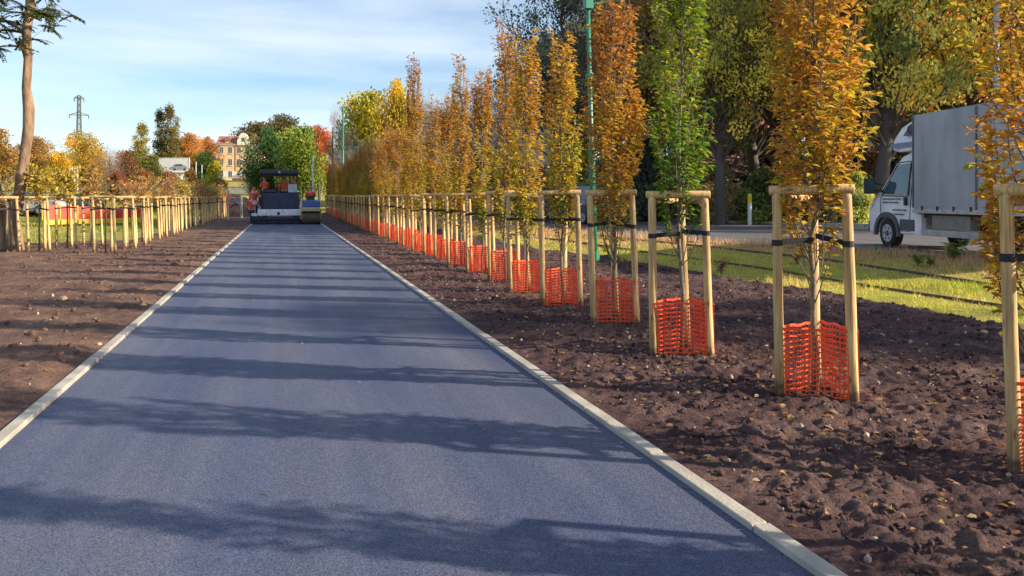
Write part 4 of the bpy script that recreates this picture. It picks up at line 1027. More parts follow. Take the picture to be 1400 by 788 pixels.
# ------------------------------------------------------------------ PEOPLE (small figures on the paving machines)
def person(loc, rz, top, label, arms='down', sit=False, helmet=M_HIVIS):
    root = empty('person', loc, rz, label, 'person')
    hip = .92 if not sit else .48
    J = {'pel': (0, 0, hip), 'sp': (0, .01, hip+.25), 'ch': (0, 0, hip+.42), 'nk': (0, .01, hip+.56), 'hd': (0, .03, hip+.70), 'ht': (0, .03, hip+.80)}
    E = [('pel', 'sp'), ('sp', 'ch'), ('ch', 'nk'), ('nk', 'hd'), ('hd', 'ht')]
    Rr = {'pel': .15, 'sp': .14, 'ch': .16, 'nk': .06, 'hd': .10, 'ht': .075}
    for s, n in ((-1, 'l'), (1, 'r')):
        J['sh'+n] = (s*.18, 0, hip+.48)
        if arms == 'fwd' or sit: J['el'+n] = (s*.24, .14, hip+.26); J['wr'+n] = (s*.16, .38, hip+.28); J['hn'+n] = (s*.15, .47, hip+.29)
        else: J['el'+n] = (s*.25, .0, hip+.2); J['wr'+n] = (s*.26, .06, hip-.04); J['hn'+n] = (s*.26, .08, hip-.13)
        E += [('ch', 'sh'+n), ('sh'+n, 'el'+n), ('el'+n, 'wr'+n), ('wr'+n, 'hn'+n)]
        Rr['sh'+n] = .075; Rr['el'+n] = .05; Rr['wr'+n] = .035; Rr['hn'+n] = .035
        J['hp'+n] = (s*.10, 0, hip-.06)
        if sit: J['kn'+n] = (s*.13, .42, hip-.02); J['an'+n] = (s*.13, .46, .08); J['ft'+n] = (s*.14, .62, .05)
        else: J['kn'+n] = (s*.11, .02, .50); J['an'+n] = (s*.12, 0, .09); J['ft'+n] = (s*.13, .15, .05)
        E += [('pel', 'hp'+n), ('hp'+n, 'kn'+n), ('kn'+n, 'an'+n), ('an'+n, 'ft'+n)]
        Rr['hp'+n] = .10; Rr['kn'+n] = .065; Rr['an'+n] = .045; Rr['ft'+n] = .045
    def skin(name, keys, grow, m, parent, cut=None):
        ks = [k for k in J if k in keys]; me = bpy.data.meshes.new(name)
        me.from_pydata([J[k] for k in ks], [(ks.index(a), ks.index(b)) for a, b in E if a in ks and b in ks], [])
        me.materials.append(m); o = link(name, me, parent); o.modifiers.new('skin', 'SKIN'); me.skin_vertices
        for i, k in enumerate(ks):
            sv = me.skin_vertices[0].data[i]; sv.radius = (Rr[k]*grow, Rr[k]*grow*(.75 if k in ('ch', 'sp', 'pel') else 1)); sv.use_root = (i == 0)
        sm = o.modifiers.new('sub', 'SUBSURF'); sm.levels = 1; sm.render_levels = 2
        return o
    body = skin('body', list(J), 1.0, M_SKIN, root)
    skin('jacket', ['pel', 'sp', 'ch', 'shl', 'shr', 'ell', 'elr', 'wrl', 'wrr'], 1.22, top, root)
    skin('trousers', ['pel', 'hpl', 'hpr', 'knl', 'knr', 'anl', 'anr'], 1.18, M_TROU, root)
    mb = MB(); c = Vector(J['hd'])+Vector((0, 0, .05)); mb.tube([c+Vector((0, 0, z)) for z in (0, .04, .08, .105)], [.125, .12, .085, .02], 14); mb.tube([c-Vector((0, -.04, .01)), c+Vector((0, .04, .004))], [.14, .14], 14)
    mb.build('helmet', helmet, root, True)
    mb = MB(); h = Vector(J['hd']); mb.tube([h+Vector((0, .085, .01)), h+Vector((0, .125, -.02))], [.012, .018], 6); mb.build('nose', M_SKIN, root)
    return root

# ------------------------------------------------------------------ PAVER
def paver():
    cx = -.24; cy = 45.6
    root = empty('asphalt_paver', (cx, cy, 0), 0, 'dark blue road paver with black roof laying asphalt across the path', 'paver')
    def B(name, a, b, m, bev=.02, par=None): mb = MB(); mb.box(a, b); return mb.build(name, m, par or root, bevel=bev)
    # screed (nearest the camera, y negative)
    B('screed', (-2.02, -.55, .02), (1.78, .15, .42), M_NAVY)
    B('screed_cover', (-1.55, -.62, .46), (1.78, .10, .82), M_SILVER, .04)
    B('screed_cover', (-2.03, -.60, .44), (-1.60, .05, .60), M_SILVER, .03)
    B('end_plate', (-2.10, -.75, .02), (-2.03, .5, .62), M_BLACK); B('end_plate', (1.79, -.75, .02), (1.86, .5, .62), M_BLACK)
    B('walkway', (-1.9, -.85, .26), (1.7, -.60, .30), M_BLACK)
    for x in (-1.7, -.9, 0, .9, 1.6): mb = MB(); mb.bar((x, -.62, .1), (x, -.85, .26), .04, .04); mb.build('step_bracket', M_BLACK, root)
    # body
    B('rear_wall', (-1.25, .25, .55), (1.55, .42, 1.75), M_NAVY, .05)
    B('engine_body', (-1.2, 2.2, .5), (1.5, 4.2, 1.75), M_NAVY, .06)
    B('engine_hood', (-.9, 2.4, 1.75), (1.2, 4.1, 1.95), M_NAVY, .06)
    B('hopper', (-1.6, 4.25, .6), (1.6, 5.9, 1.5), M_NAVY, .04)
    for s in (-1, 1):
        mb = MB(); mb.prism([(.9, .05), (.65, .4), (.9, .75), (4.0, .75), (4.3, .4), (4.0, .05)], min(s*1.05, s*1.4)+.12, max(s*1.05, s*1.4)+.12); mb.build('crawler_track', M_BLACK, root, bevel=.05)
        mb = MB(); mb.bar((s*1.55+.1, .1, .5), (s*1.55+.1, 3.2, .9), .12, .2); mb.build('tow_arm', M_NAVY, root)
    # operator platform
    B('platform', (-1.2, .43, .82), (1.5, 2.19, .90), M_BLACK)
    B('console', (-.35, 1.9, .92), (.55, 2.1, 2.05), M_NAVY, .04)
    for x in (-.95, .95):
        s = B('operator_seat', (x-.25, .5, 1.40), (x+.25, .85, 1.5), M_BLACK, .04); B('seat_back', (x-.25, .46, 1.5), (x+.25, .56, 2.0), M_BLACK, .04, s)
    B('control_panel', (.72, .25, 1.78), (1.42, .44, 2.25), mat('pale_panel', (.42, .5, .55), .5), .03)
    B('heater_box', (-1.2, .25, 1.77), (-.2, .42, 1.92), M_NAVY, .03)
    # roof + posts
    mb = MB(); mb.prism([(-.05, 2.76), (-.10, 2.90), (.05, 3.08), (2.5, 3.12), (2.65, 2.95), (2.6, 2.76)], -1.42, 1.52); mb.build('roof_canopy', M_BLACK, root, bevel=.04)
    mb = MB()
    mb.add([(.05+.10*cos(a), -.108, 2.93+.06*sin(a)) for a in np.linspace(0, 2*pi, 12)[:-1]]+[(.05+.10*cos(a), -.09, 2.93+.06*sin(a)) for a in np.linspace(0, 2*pi, 12)[:-1]], [tuple(range(11)), tuple(range(21, 10, -1))]+[(i, (i+1) % 11, (i+1) % 11+11, i+11) for i in range(11)])
    mb.build('roof_emblem', M_ALU, root)
    mb = MB()
    for x, y in ((-1.3, .3), (1.4, .3), (-.15, 1.0), (-1.3, 2.3), (1.4, 2.3)): mb.tube([(x, y, .9), (x, y, 2.8)], .035, 8)
    mb.build('roof_post', M_BLACK, root)
    mb = MB()
    for z in (2.15, 2.5):
        mb.tube([(-1.4, .35, z), (-1.4, 2.2, z)], .018, 6); mb.tube([(1.5, .35, z), (1.5, 2.2, z)], .018, 6)
    mb.build('hand_rail', M_ALU, root)
    mb = MB(); mb.tube([(-1.55, .1, .74), (-1.55, .1, 1.5), (-1.5, .1, 1.6)], .03, 8); mb.tube([(-1.75, -.3, .6), (-1.75, -.3, 1.15)], .025, 8); mb.box((-1.95, -.4, 1.1), (-1.62, -.2, 1.3)); mb.build('side_control', M_ALU, root)
    mb = MB(); mb.box((-.12, -.64, .52), (.10, -.60, .66)); mb.build('cover_latch', M_BLACK, root, bevel=.01)
    mb = MB(); mb.box((1.9, .2, .75), (2.05, 1.6, .95)); mb.build('edge_sensor', M_NAVY, root)
    mb = MB(); mb.tube([(.9, 2.9, 1.95), (.9, 2.9, 2.75)], .07, 10); mb.build('exhaust', M_RUST, root)
    root.scale = (.72, 1, 1)
    return (cx, cy)
cx, cy = paver()
person((cx-.78, cy+1.15, .92), 0, M_HIVIS, 'person in orange jacket standing at the left of the paver platform', 'fwd')
person((cx+.28, cy+1.3, .92), .3, M_HIVIS, 'person in orange jacket standing in the middle of the paver platform')
person((cx+.85, cy+1.6, .92), 0, M_REDC, 'person in dark red jacket behind the control panel of the paver', 'fwd')
person((cx-1.45, cy-.05, .30), -.2, M_REDC, 'person in red jacket working on the left end of the screed', sit=True)
person((cx-1.35, cy+1.2, .3), .1, M_REDC, 'person in red jacket walking beside the left of the paver')

def roller():
    cx, cy = 1.50, 45.2
    root = empty('tandem_roller', (cx, cy, 0), 0, 'small blue tandem roller standing right of the paver', 'roller')
    def B(name, a, b, m, bev=.02, par=None): mb = MB(); mb.box(a, b); return mb.build(name, m, par or root, bevel=bev)
    for y in (-.9, 1.1):
        mb = MB(); mb.cyl((0, y, .34), .34, 1.0, 'x', 26); mb.build('drum', M_RUST if y < 0 else M_STEEL, root)
        B('drum_frame', (-.56, y-.12, .25), (-.51, y+.12, .85), M_YEL); B('drum_frame', (.51, y-.12, .25), (.56, y+.12, .85), M_YEL)
    B('chassis', (-.5, -1.2, .72), (.5, 1.4, .95), mat('roller_cream', (.5, .42, .25), .5), .04)
    mb = MB(); mb.prism([(-1.15, .95), (-1.1, 1.28), (-.3, 1.38), (-.2, .95)], -.48, .48); mb.build('rear_hood', mat('roller_blue', (.03, .10, .28), .45), root, bevel=.05)
    B('front_hood', (-.45, .55, .95), (.45, 1.3, 1.3), MATS['roller_blue'], .05)
    s = B('operator_seat', (-.22, -.1, 1.15), (.22, .3, 1.25), M_BLACK, .03); B('seat_back', (-.22, -.16, 1.2), (.22, -.08, 1.6), M_BLACK, .03, s)
    mb = MB(); mb.tube([(0, .75, 1.3), (0, .6, 1.6)], .02, 6); mb.tube([(.14*cos(a), .58+.05*sin(a), 1.6+.12*sin(a)) for a in np.linspace(0, 2*pi, 14)], .014, 6); mb.build('steering_wheel', M_BLACK, root)
    mb = MB()
    mb.tube([(-.42, -.25, .95), (-.42, -.25, 2.0), (.42, -.25, 2.0), (.42, -.25, .95)], .03, 8); mb.build('roll_bar', M_BLACK, root)
    person((cx, cy+.08, .80), 0, M_REDC, 'person in red jacket sitting on the small roller', sit=True)
roller()

# ------------------------------------------------------------------ POLES, WIRES, SIGNS
def tram_pole(px, t, htop, lab, r=.075, arm=True, xy=None):
    p = at(px, t); z = Hs(p[0], p[1])
    root = empty('tram_pole', (p[0], p[1], z), 0, lab, 'tram pole', 'green tram line poles')
    mb = MB(); mb.tube([(0, 0, -.1), (0, 0, htop*.35), (0, 0, htop*.36), (0, 0, htop)], [r*1.35, r*1.3, r, r*.8], 12); mb.build('mast', M_GREEN, root, True)
    mb = MB(); mb.cyl((0, 0, .15), r*2.2, .3, 'z', 12); mb.build('base_collar', M_GREEN, root)
    if htop < 8: root.rotation_euler = (0, -.028, 0)
    if arm:
        ar = MB(); ar.tube([(0, 0, 6.0), (2.6, -.6, 6.35)], .03, 8); ar.tube([(0, 0, 6.9), (2.5, -.58, 6.38)], .012, 6); ar.build('bracket_arm', M_GREEN, root)
        mb = MB()
        mb.cyl((0, 0, 4.35), r*1.7, .14, 'z', 12); mb.build('clamp', M_GREEN, root)
        mb = MB(); mb.box((-.09, -.12, 5.9), (.09, .09, 6.2)); mb.build('clamp', M_GREEN, root)
    return p
p1 = tram_pole(813, 17.8, 7.6, 'green tram pole standing between the fourth and fifth hornbeams', .055)
tram_pole(469, 72, 9.8, 'tall green tram pole above the far end of the right row', .09)
tram_pole(455, 95, 9.8, 'farthest thin green tram pole left of the tall one', .09)
def wire(pts, lab, r=.008):
    mb = MB(); P = []
    for a, b in zip(pts[:-1], pts[1:]):
        a = Vector(a); b = Vector(b)
        for k in range(12): s = k/12; q = a.lerp(b, s); q.z -= .25*sin(pi*s)*min(1, (b-a).length/20); P.append(q)
    P.append(Vector(pts[-1])); mb.tube(P, r, 5); tag(mb.build('overhead_wire', M_BLACK), lab, 'wire', 'overhead wires')
pz = 6.3
wire([(9.6, -8, 6.3), (p1[0]+2.4, p1[1]-.5, 6.3), (7.0, 42, 6.2), (3.6, 70, 6.2)], 'tram contact wire carried by the near tram pole arm')
wire([(p1[0], p1[1], 6.0), (19, 30, 6.6)], 'thin span wire running right from the near tram pole')
wire([(13, -5, 7.6), (p1[0]+.1, p1[1], 7.4)], 'upper feeder wire reaching the near tram pole', .012)
# pale lattice lamp post at the right
q = at(1362, 27); r = empty('street_lamp', (q[0], q[1], Hs(q[0], q[1])), 0, 'pale grey slender pole rising behind the nearest hornbeam', 'lamp post')
mb = MB(); mb.tube([(0, 0, -.1), (0, 0, 3.2), (0, 0, 8.5)], [.12, .11, .09], 12); mb.build('pole', M_STEEL, r, True)
mb = MB(); mb.tube([(0, 0, 8.3), (.3, 0, 8.7), (1.1, 0, 8.8)], .025, 8); mb.build('arm', M_STEEL, r)
mb = MB(); mb.box((1.0, -.14, 8.72), (1.6, .14, 8.84)); mb.build('lamp_head', M_STEEL, r, bevel=.03)
# marker post
q = at(1025, 34); z = Hs(q[0], q[1]); r = empty('marker_post', (q[0], q[1], z), 0, 'white marker post with yellow top on the lawn beyond the road', 'post')
mb = MB(); mb.tube([(0, 0, -.1), (0, 0, .95)], .09, 12); mb.build('shaft', M_WHITE, r); mb = MB(); mb.tube([(0, 0, .95), (0, 0, 1.35), (0, 0, 1.42)], [.095, .095, .04], 12); mb.build('cap', M_YEL, r)
# twin black posts
q = at(561, 62); r = empty('twin_mast', (q[0], q[1], Hs(q[0], q[1])), -TH, 'twin black posts with cross rungs rising above the row', 'mast')
mb = MB()
for x in (-.18, .22): mb.tube([(x, 0, 0), (x, 0, 9.9)], .085, 8)
mb.build('post', M_BLACK, r); mb = MB()
for z in (4, 6, 7.2, 9.85): mb.bar((-.18, 0, z), (.22, 0, z), .06, .12)
mb.tube([(.2, 0, 8.2), (3.2, 0, 8.05)], .03, 6); mb.tube([(.2, 0, 7.2), (8, 0, 7.3)], .03, 6); mb.build('rung', M_BLACK, r)
# white board behind the row
def board(name, px, py, t, w, h, m, label, cat, posts=True, frame=M_STEEL):
    p = at(px, t); zc = zat(py, t); zb = Hs(p[0], p[1])
    r = empty(name, (p[0], p[1], zb), -TH, label, cat)
    mb = MB(); mb.box((-w/2, -.05, zc-h/2-zb), (w/2, .05, zc+h/2-zb)); pn_ = mb.build('panel', m, r)
    mb = MB()
    for s in (-1, 1): mb.bar((s*w/2, -.02, zc-h/2-zb-.03), (s*w/2, -.02, zc+h/2-zb+.03), .10, .12)
    for s in (-1, 1): mb.bar((-w/2, -.02, zc+s*h/2-zb), (w/2, -.02, zc+s*h/2-zb), .10, .10)
    mb.build('frame', frame, r)
    if posts:
        mb = MB()
        for s in (-.3, .3): mb.tube([(s*w, .1, -.2), (s*w, .1, zc-h/2-zb)], .07, 8)
        mb.build('post', frame, r)
    return r, zc-zb
board('sign_board', 733, 200, 44, 1.7, 2.1, mat('cream_board', (.62, .60, .55), .6), 'blank white board standing behind the fifth and sixth hornbeams', 'sign')
board('sign_board', 463, 212, 80, .9, .8, M_WHITE, 'small upper white sign at the far end beside the tram pole', 'sign')
board('sign_board', 463, 223, 80, .9, .7, M_WHITE, 'small lower white sign at the far end beside the tram pole', 'sign')
bb, zc = board('sign_board', 540, 222, 60, .9, 1.6, mat('blue_sign', (.06, .07, .30), .5), 'dark blue sign with pale lower stripe behind the row', 'sign')
mb = MB(); mb.box((-.42, -.06, zc-.78), (.42, -.052, zc-.4)); mb.build('stripe', mat('lilac_stripe', (.5, .45, .7), .5), bb)
# billboard with a car picture
bb, zc = board('billboard', 238, 226, 125, 5.0, 2.3, mat('billboard_white', (.72, .75, .78), .5), 'white billboard with a silver car picture on the left skyline', 'billboard', frame=mat('white_frame', (.7, .7, .7), .5))
mb = MB(); carp = [(-.6, -.75), (-.9, -.45), (-.3, -.2), (.2, .15), (1.2, .2), (1.7, -.05), (2.1, -.2), (2.2, -.6), (1.9, -.8), (.2, -.85)]
mb.add([(x, -.062, zc+z) for x, z in carp]+[(x, -.052, zc+z) for x, z in carp], [tuple(range(10)), tuple(range(19, 9, -1))]+[(i, (i+1) % 10, (i+1) % 10+10, i+10) for i in range(10)])
pc = mb.build('car_picture', mat('printed_grey', (.30, .33, .38), .5), bb)
mb = MB(); gp = [(0, -.15), (.3, .08), (1.15, .12), (1.45, -.1)]
mb.add([(x, -.072, zc+z) for x, z in gp]+[(x, -.064, zc+z) for x, z in gp], [(0, 1, 2, 3), (7, 6, 5, 4), (0, 4, 5, 1), (1, 5, 6, 2), (2, 6, 7, 3), (3, 7, 4, 0)])
for x in (0.1, 1.75): mb.cyl((x, -.068, zc-.7), .2, .008, 'y', 14)
mb.build('printed_window', mat('printed_dark', (.04, .05, .07), .5), pc)
# white flag poles left, misc thin poles
for px, t, yt, lab in ((95, 70, 231, 'leftmost of the white flag poles'), (98.5, 71, 229, 'second white flag pole from the left'), (102, 70, 230, 'third white flag pole from the left'), (106, 71, 232, 'rightmost of the white flag poles'),
                       (268, 90, 222, 'thin pale lamp pole right below the billboard'), (276, 96, 226, 'thin pale lamp pole left of the yellow green shrub'), (428, 60, 214, 'thin pale pole right of the paver'), (437, 58, 250, 'white post right of the roller')):
    q = at(px, t); z = Hs(q[0], q[1]); hh = zat(yt, t)-z
    mb = MB(); mb.tube([(0, 0, -.1), (0, 0, hh)], [.07, .045], 8); mb.cyl((0, 0, hh), .07, .05, 'z', 8); mb.cyl((0, 0, .1), .12, .2, 'z', 8); o = mb.build('thin_pole', M_WHITE, loc=(q[0], q[1], z)); tag(o, lab, 'pole', 'thin pale poles')
q = at(330, 54); mb = MB(); mb.tube([(0, 0, -.1), (0, 0, 1.55)], .10, 10); mb.tube([(0, 0, 1.55), (0, 0, 1.65)], [.1, .03], 10); tag(mb.build('bollard', M_CONC, loc=(q[0], q[1], Hs(q[0], q[1]))), 'pale stone post left of the paver', 'post')
q = at(312, 50); mb = MB(); mb.tube([(0, 0, -.1), (0, 0, 2.0)], .05, 10);mb.tube([(0, 0, 1.95), (0, 0, 2.05)], [.06, .03], 10); tag(mb.build('bollard', M_STEEL, loc=(q[0], q[1], Hs(q[0], q[1]))), 'thin grey post beyond the end of the left row', 'post')

# red and yellow site barrier (left)
def barrier():
    a = Vector(at(57, 40)); b = Vector(at(193, 44)); d = b-a; L = d.length; rz = math.atan2(d.y, d.x)
    za = Hs(a.x, a.y)
    root = empty('site_barrier', (a.x, a.y, za+.1), rz, 'long red barrier with yellow foot strip behind the left stake frames', 'barrier')
    n = 6
    for k in range(n):
        x0 = L*k/n+.03; x1 = L*(k+1)/n-.03
        mb = MB(); mb.box((x0, -.03, .28), (x1, .03, 1.02-.04*k)); mb.build('red_panel', M_REDP, root, bevel=.01)
        mb = MB(); mb.box((x0, -.12, .0), (x1, .12, .27)); mb.build('yellow_foot', M_YEL, root, bevel=.02)
        mb = MB(); mb.tube([(x0, 0, 0), (x0, 0, 1.1-.04*k)], .04, 8); mb.build('post', M_YEL, root)
barrier()
# teal utility vehicle with yellow roof
def utility():
    p = at(117, 44); z = Hs(p[0], p[1]); root = empty('utility_vehicle', (p[0], p[1], z), radians(60), 'small teal cab vehicle with yellow roof beside the red barrier', 'utility vehicle')
    mb = MB(); mb.prism([(1.1, .4), (1.1, .95), (.5, 1.1), (.3, 1.75), (-.75, 1.75), (-.8, .4)], -.65, .65, inset=lambda y, q: max(0, q-1)*.12); mb.build('cab', M_CTEAL, root, bevel=.05)
    mb = MB(); mb.prism([(.42, 1.12), (.25, 1.68), (-.6, 1.68), (-.6, 1.12)], -.66, .66, inset=lambda y, q: max(0, q-1)*.12-.004); mb.build('window', M_GLASS, root)
    mb = MB(); mb.box((-.62, -.85, 1.76), (.62, .42, 1.86)); mb.build('roof', M_YEL, root, bevel=.03)
    mb = MB(); mb.box((-.6, -2.0, .5), (.6, -.85, .95)); mb.build('load_bed', M_DGREY, root, bevel=.02)
    for s in (-1, 1):
        for y in (.6, -1.4): wheel(root, s*.6, y, .3, .2, s)
utility()

# ------------------------------------------------------------------ PYLONS
def pylon(px, t, ytop, lab, sc=1):
    p = at(px, t); z = Hs(p[0], p[1]); h = zat(ytop, t)-z
    root = empty('power_pylon', (p[0], p[1], z), -TH+.3, lab, 'pylon', 'lattice power pylons')
    mb = MB(); w0 = h*.038; w1 = h*.015; r = h*.0035
    W = lambda f: w0+(w1-w0)*min(1, f/.85)
    cs = [(-1, -1), (1, -1), (1, 1), (-1, 1)]
    n = 14
    for i in range(n):
        f0 = i/n; f1 = (i+1)/n
        for k in range(4):
            a = cs[k]; b = cs[(k+1) % 4]
            A = (a[0]*W(f0), a[1]*W(f0), f0*h); B = (a[0]*W(f1), a[1]*W(f1), f1*h); Cc = (b[0]*W(f1), b[1]*W(f1), f1*h); D = (b[0]*W(f0), b[1]*W(f0), f0*h)
            mb.bar(A, B, r*2, r*2); mb.bar(A, Cc, r, r); mb.bar(D, B, r, r); mb.bar(B, Cc, r, r)
    mb.build('tower', M_STEELD, root)
    for f, L in ((.97, .05), (.78, .10), (.56, .11)):
        mb = MB(); mb.bar((-L*h, 0, f*h), (L*h, 0, f*h), r*3, r*2); mb.bar((-L*h, 0, f*h), (0, 0, f*h+.035*h), r*2, r*2); mb.bar((L*h, 0, f*h), (0, 0, f*h+.035*h), r*2, r*2)
        for s in (-1, 1): mb.tube([(s*L*h*.97, 0, f*h), (s*L*h*.97, 0, f*h-.04*h)], r*1.5, 5)
        mb.build('crossarm', M_STEELD, root)
M_STEELD = mat('pylon_steel', (.10, .12, .11), .7)
pylon(108, 300, 131, 'nearer lattice power pylon above the yellow willow')
pylon(242, 460, 160, 'farther lattice power pylon right of the poplars')

# ------------------------------------------------------------------ BUILDINGS
def building(name, px, t, w, d, h, zb, rz, wall, roofm, label, floors, cols, roof_h, gable=False, cat='building', z_extra=0, white_ground=False):
    p = at(px, t); root = empty(name, (p[0], p[1], zb), rz, label, cat)
    mb = MB(); mb.box((-w/2, 0, -2), (w/2, d, h)); mb.build('wall', wall, root)
    if white_ground:
        mb = MB(); mb.box((-w/2-.06, -.06, -1), (w/2+.06, -.002, h*.26)); mb.build('ground_floor_wall', mat('white_render', (.62, .58, .50), .8), root)
    if roof_h > 0:
        mb = MB(); o = .4; mb.prism([(-o, h), (d*.25, h+roof_h), (d*.75, h+roof_h), (d+o, h)], -w/2-o, w/2+o, inset=lambda y, z: (z-h)*.15); rf = mb.build('roof', roofm, root)
        mb = MB(); mb.box((w*.25, d*.4, h+roof_h*.8), (w*.25+.8, d*.4+.8, h+roof_h+1.2)); mb.build('chimney', mat('brick', (.3, .12, .08), .9), rf)
    else:
        mb = MB(); mb.box((-w/2-.2, -.2, h), (w/2+.2, d+.2, h+.35)); rf = mb.build('roof', roofm, root)
    fh = h/floors
    for i in range(floors):
        for k in range(cols):
            x = -w/2+w*(k+.5)/cols; ww = min(1.2, w/cols*.45); hh = fh*.55; z = i*fh+fh*.25
            y0 = -.10 if (i == 0 and white_ground) else -.05
            mb = MB(); mb.box((x-ww/2, y0, z), (x+ww/2, -.01, z+hh)); f = mb.build('window', mat('window_frame_white', (.6, .58, .52), .6), root)
            mb = MB(); 
            for s in (-1, 1): mb.box((x+s*ww*.24-ww*.19, y0-.03, z+.1), (x+s*ww*.24+ww*.19, y0-.002, z+hh-.1))
            mb.build('pane', M_GLASS, f)
            mb = MB(); mb.box((x-ww/2-.1, -.2, z-.12), (x+ww/2+.1, -.005, z-.005)); mb.build('sill', mat('stone_sill', (.5, .45, .35), .8), f)
    return root, rf, h
M_OCH = mat('ochre_render', (.60, .42, .25), .85, var=.12, scale=1); M_TILE = mat('red_roof_tiles', (.30, .13, .09), .8, var=.25, scale=2)
zb = zat(247, 230)
r, rf, h = building('tenement_house', 327, 230, 12.5, 11, 10.8, zb, -TH+.15, M_OCH, M_TILE, 'ochre tenement house with red roof and white curved gable', 3, 5, 2.6, white_ground=True)
gp = [(-1.7, h-.2), (-1.7, h+1.3), (-1.3, h+1.7), (-1.1, h+2.6), (-.6, h+3.3), (0, h+3.5), (.6, h+3.3), (1.1, h+2.6), (1.3, h+1.7), (1.7, h+1.3), (1.7, h-.2)]
mb = MB(); n = len(gp); mb.add([(x+1.2, -.5, z) for x, z in gp]+[(x+1.2, 1.5, z) for x, z in gp], [tuple(range(n)), tuple(range(2*n-1, n-1, -1))]+[(i, (i+1) % n, (i+1) % n+n, i+n) for i in range(n)])
g = mb.build('gable', MATS['white_render'], r)
mb = MB(); mb.box((.8, -.54, h+.8), (1.6, -.505, h+2.0)); mb.build('gable_window', M_GLASS, g)
mb = MB(); mb.box((-4.2, .1, h+.2), (-2.6, 2, h+1.6)); mb.tube([(-3.4, .05, h+1.5), (-3.4, 2, h+1.5)], .8, 16); dm = mb.build('dormer', M_TILE, rf)
mb = MB(); mb.box((-3.8, .05, h+.5), (-3.0, .099, h+1.5)); mb.build('dormer_window', MATS['white_render'], dm)
mb = MB()
for x in (-6.1, -1.0, 3.4, 6.1): mb.box((x-.14, -.12, h*.26), (x+.14, -.01, h))
mb.build('pilaster', mat('brown_render', (.36, .2, .09), .85), r)
mb = MB(); mb.box((-6.5, -.3, h-.25), (6.5, -.01, h-.01)); mb.build('cornice', MATS['white_render'], r)
building('grey_hall', 640, 95, 24, 14, 10.4, Hs(*at(640, 95)[:2]), -TH+.2, mat('grey_cladding', (.22, .23, .25), .7), mat('grey_roof', (.30, .31, .33), .6), 'grey flat roofed hall behind the slim brown leaders', 3, 8, 0)
building('pale_house', 1240, 62, 9, 8, 8.2, Hs(*at(1240, 62)[:2])-.3, -TH-.3, mat('cream_render', (.60, .50, .34), .85), mat('house_roof', (.25, .16, .11), .8), 'cream house glimpsed through the woods above the truck cab', 3, 4, 1.6)
building('pale_house', 1010, 66, 9, 8, 6.0, Hs(*at(1010, 66)[:2])-.3, -TH, mat('blue_render', (.42, .47, .52), .85), MATS['house_roof'], 'pale blue house glimpsed through the woods left of the golden hornbeam', 2, 4, 1.4)
building('pale_house', 345, 190, 10, 7, 3.2, zat(262, 190), -TH, mat('sand_render', (.40, .30, .18), .85), mat('sand_roof', (.30, .24, .18), .8), 'low sand coloured shed behind the paver', 1, 4, .9)

# earth bank + low retaining walls left of the paver
for k, (py, t, px0, px1, m, lab, nm) in enumerate(((256, 120, 296, 352, M_CONC, 'upper pale retaining wall below the tenement house', 'retaining_wall'), (281, 82, 296, 350, M_GRAVEL, 'lower pale retaining wall left of the paver', 'retaining_wall'))):
    a = Vector(at(px0, t)); b = Vector(at(px1, t)); z = zat(py, t)
    mb = MB(); mb.bar((a.x, a.y, z-.5), (b.x, b.y, z-.5), .3, 1.0); mb.bar((a.x, a.y, z+.05), (b.x, b.y, z+.05), .42, .1); tag(mb.build(nm, m), lab, 'wall')
# pile of sand and an earth heap
def heap(px, t, w, h, m, lab, name='earth_heap', seed=1):
    p = at(px, t); z = Hs(p[0], p[1]); rng = np.random.default_rng(seed); nx = 40
    xs = np.linspace(-1.15, 1.15, nx); X, Y = np.meshgrid(xs, xs); R = np.hypot(X, Y)
    Z = h*np.clip(1-R**1.3, -.1, 1)*(1+.25*fbm(X+seed, Y, 2.2, 3))+.04*fbm(X, Y, 8, 2)
    V = np.stack([X*w/2, Y*w/2*.8, Z-.03], -1).reshape(-1, 3); i = np.arange(nx-1)[None, :]+nx*np.arange(nx-1)[:, None]
    F = np.stack([i, i+1, i+1+nx, i+nx], -1).reshape(-1, 4)
    tag(link(name, npmesh(name, V, F, m, smooth=True), loc=(p[0], p[1], z)), lab, 'heap')
heap(322, 60, 3.6, 1.1, M_SOILR, 'dark soil heap left of the paver', seed=1)
heap(318, 98, 7, 1.6, M_GRAVEL, 'pale sand heap beyond the dark soil heap', seed=2)
# thin smoke drifting off the paver
q = at(492, 55); bm = bmesh.new(); bmesh.ops.create_icosphere(bm, subdivisions=3, radius=1)
for v in bm.verts: v.co = Vector((v.co.x*2.3, v.co.y*2.0, v.co.z*2.6))
me = bpy.data.meshes.new('smoke'); bm.to_mesh(me); bm.free()
ms = bpy.data.materials.new('smoke'); ms.use_nodes = True; nt = ms.node_tree; nt.nodes.remove(nt.nodes['Principled BSDF'])
pv = nt.nodes.new('ShaderNodeVolumePrincipled'); pv.inputs['Color'].default_value = (.62, .68, .75, 1)
tcs = nt.nodes.new('ShaderNodeTexCoord'); nn = nt.nodes.new('ShaderNodeTexNoise'); nn.inputs['Scale'].default_value = .55; nn.inputs['Detail'].default_value = 2
nt.links.new(tcs.outputs['Object'], nn.inputs['Vector']); rm = nt.nodes.new('ShaderNodeMapRange'); rm.inputs[1].default_value = .3; rm.inputs[2].default_value = .75; rm.inputs[3].default_value = 0; rm.inputs[4].default_value = .42
nt.links.new(nn.outputs['Fac'], rm.inputs[0]); vl = nt.nodes.new('ShaderNodeVectorMath'); vl.operation = 'LENGTH'; nt.links.new(tcs.outputs['Object'], vl.inputs[0])
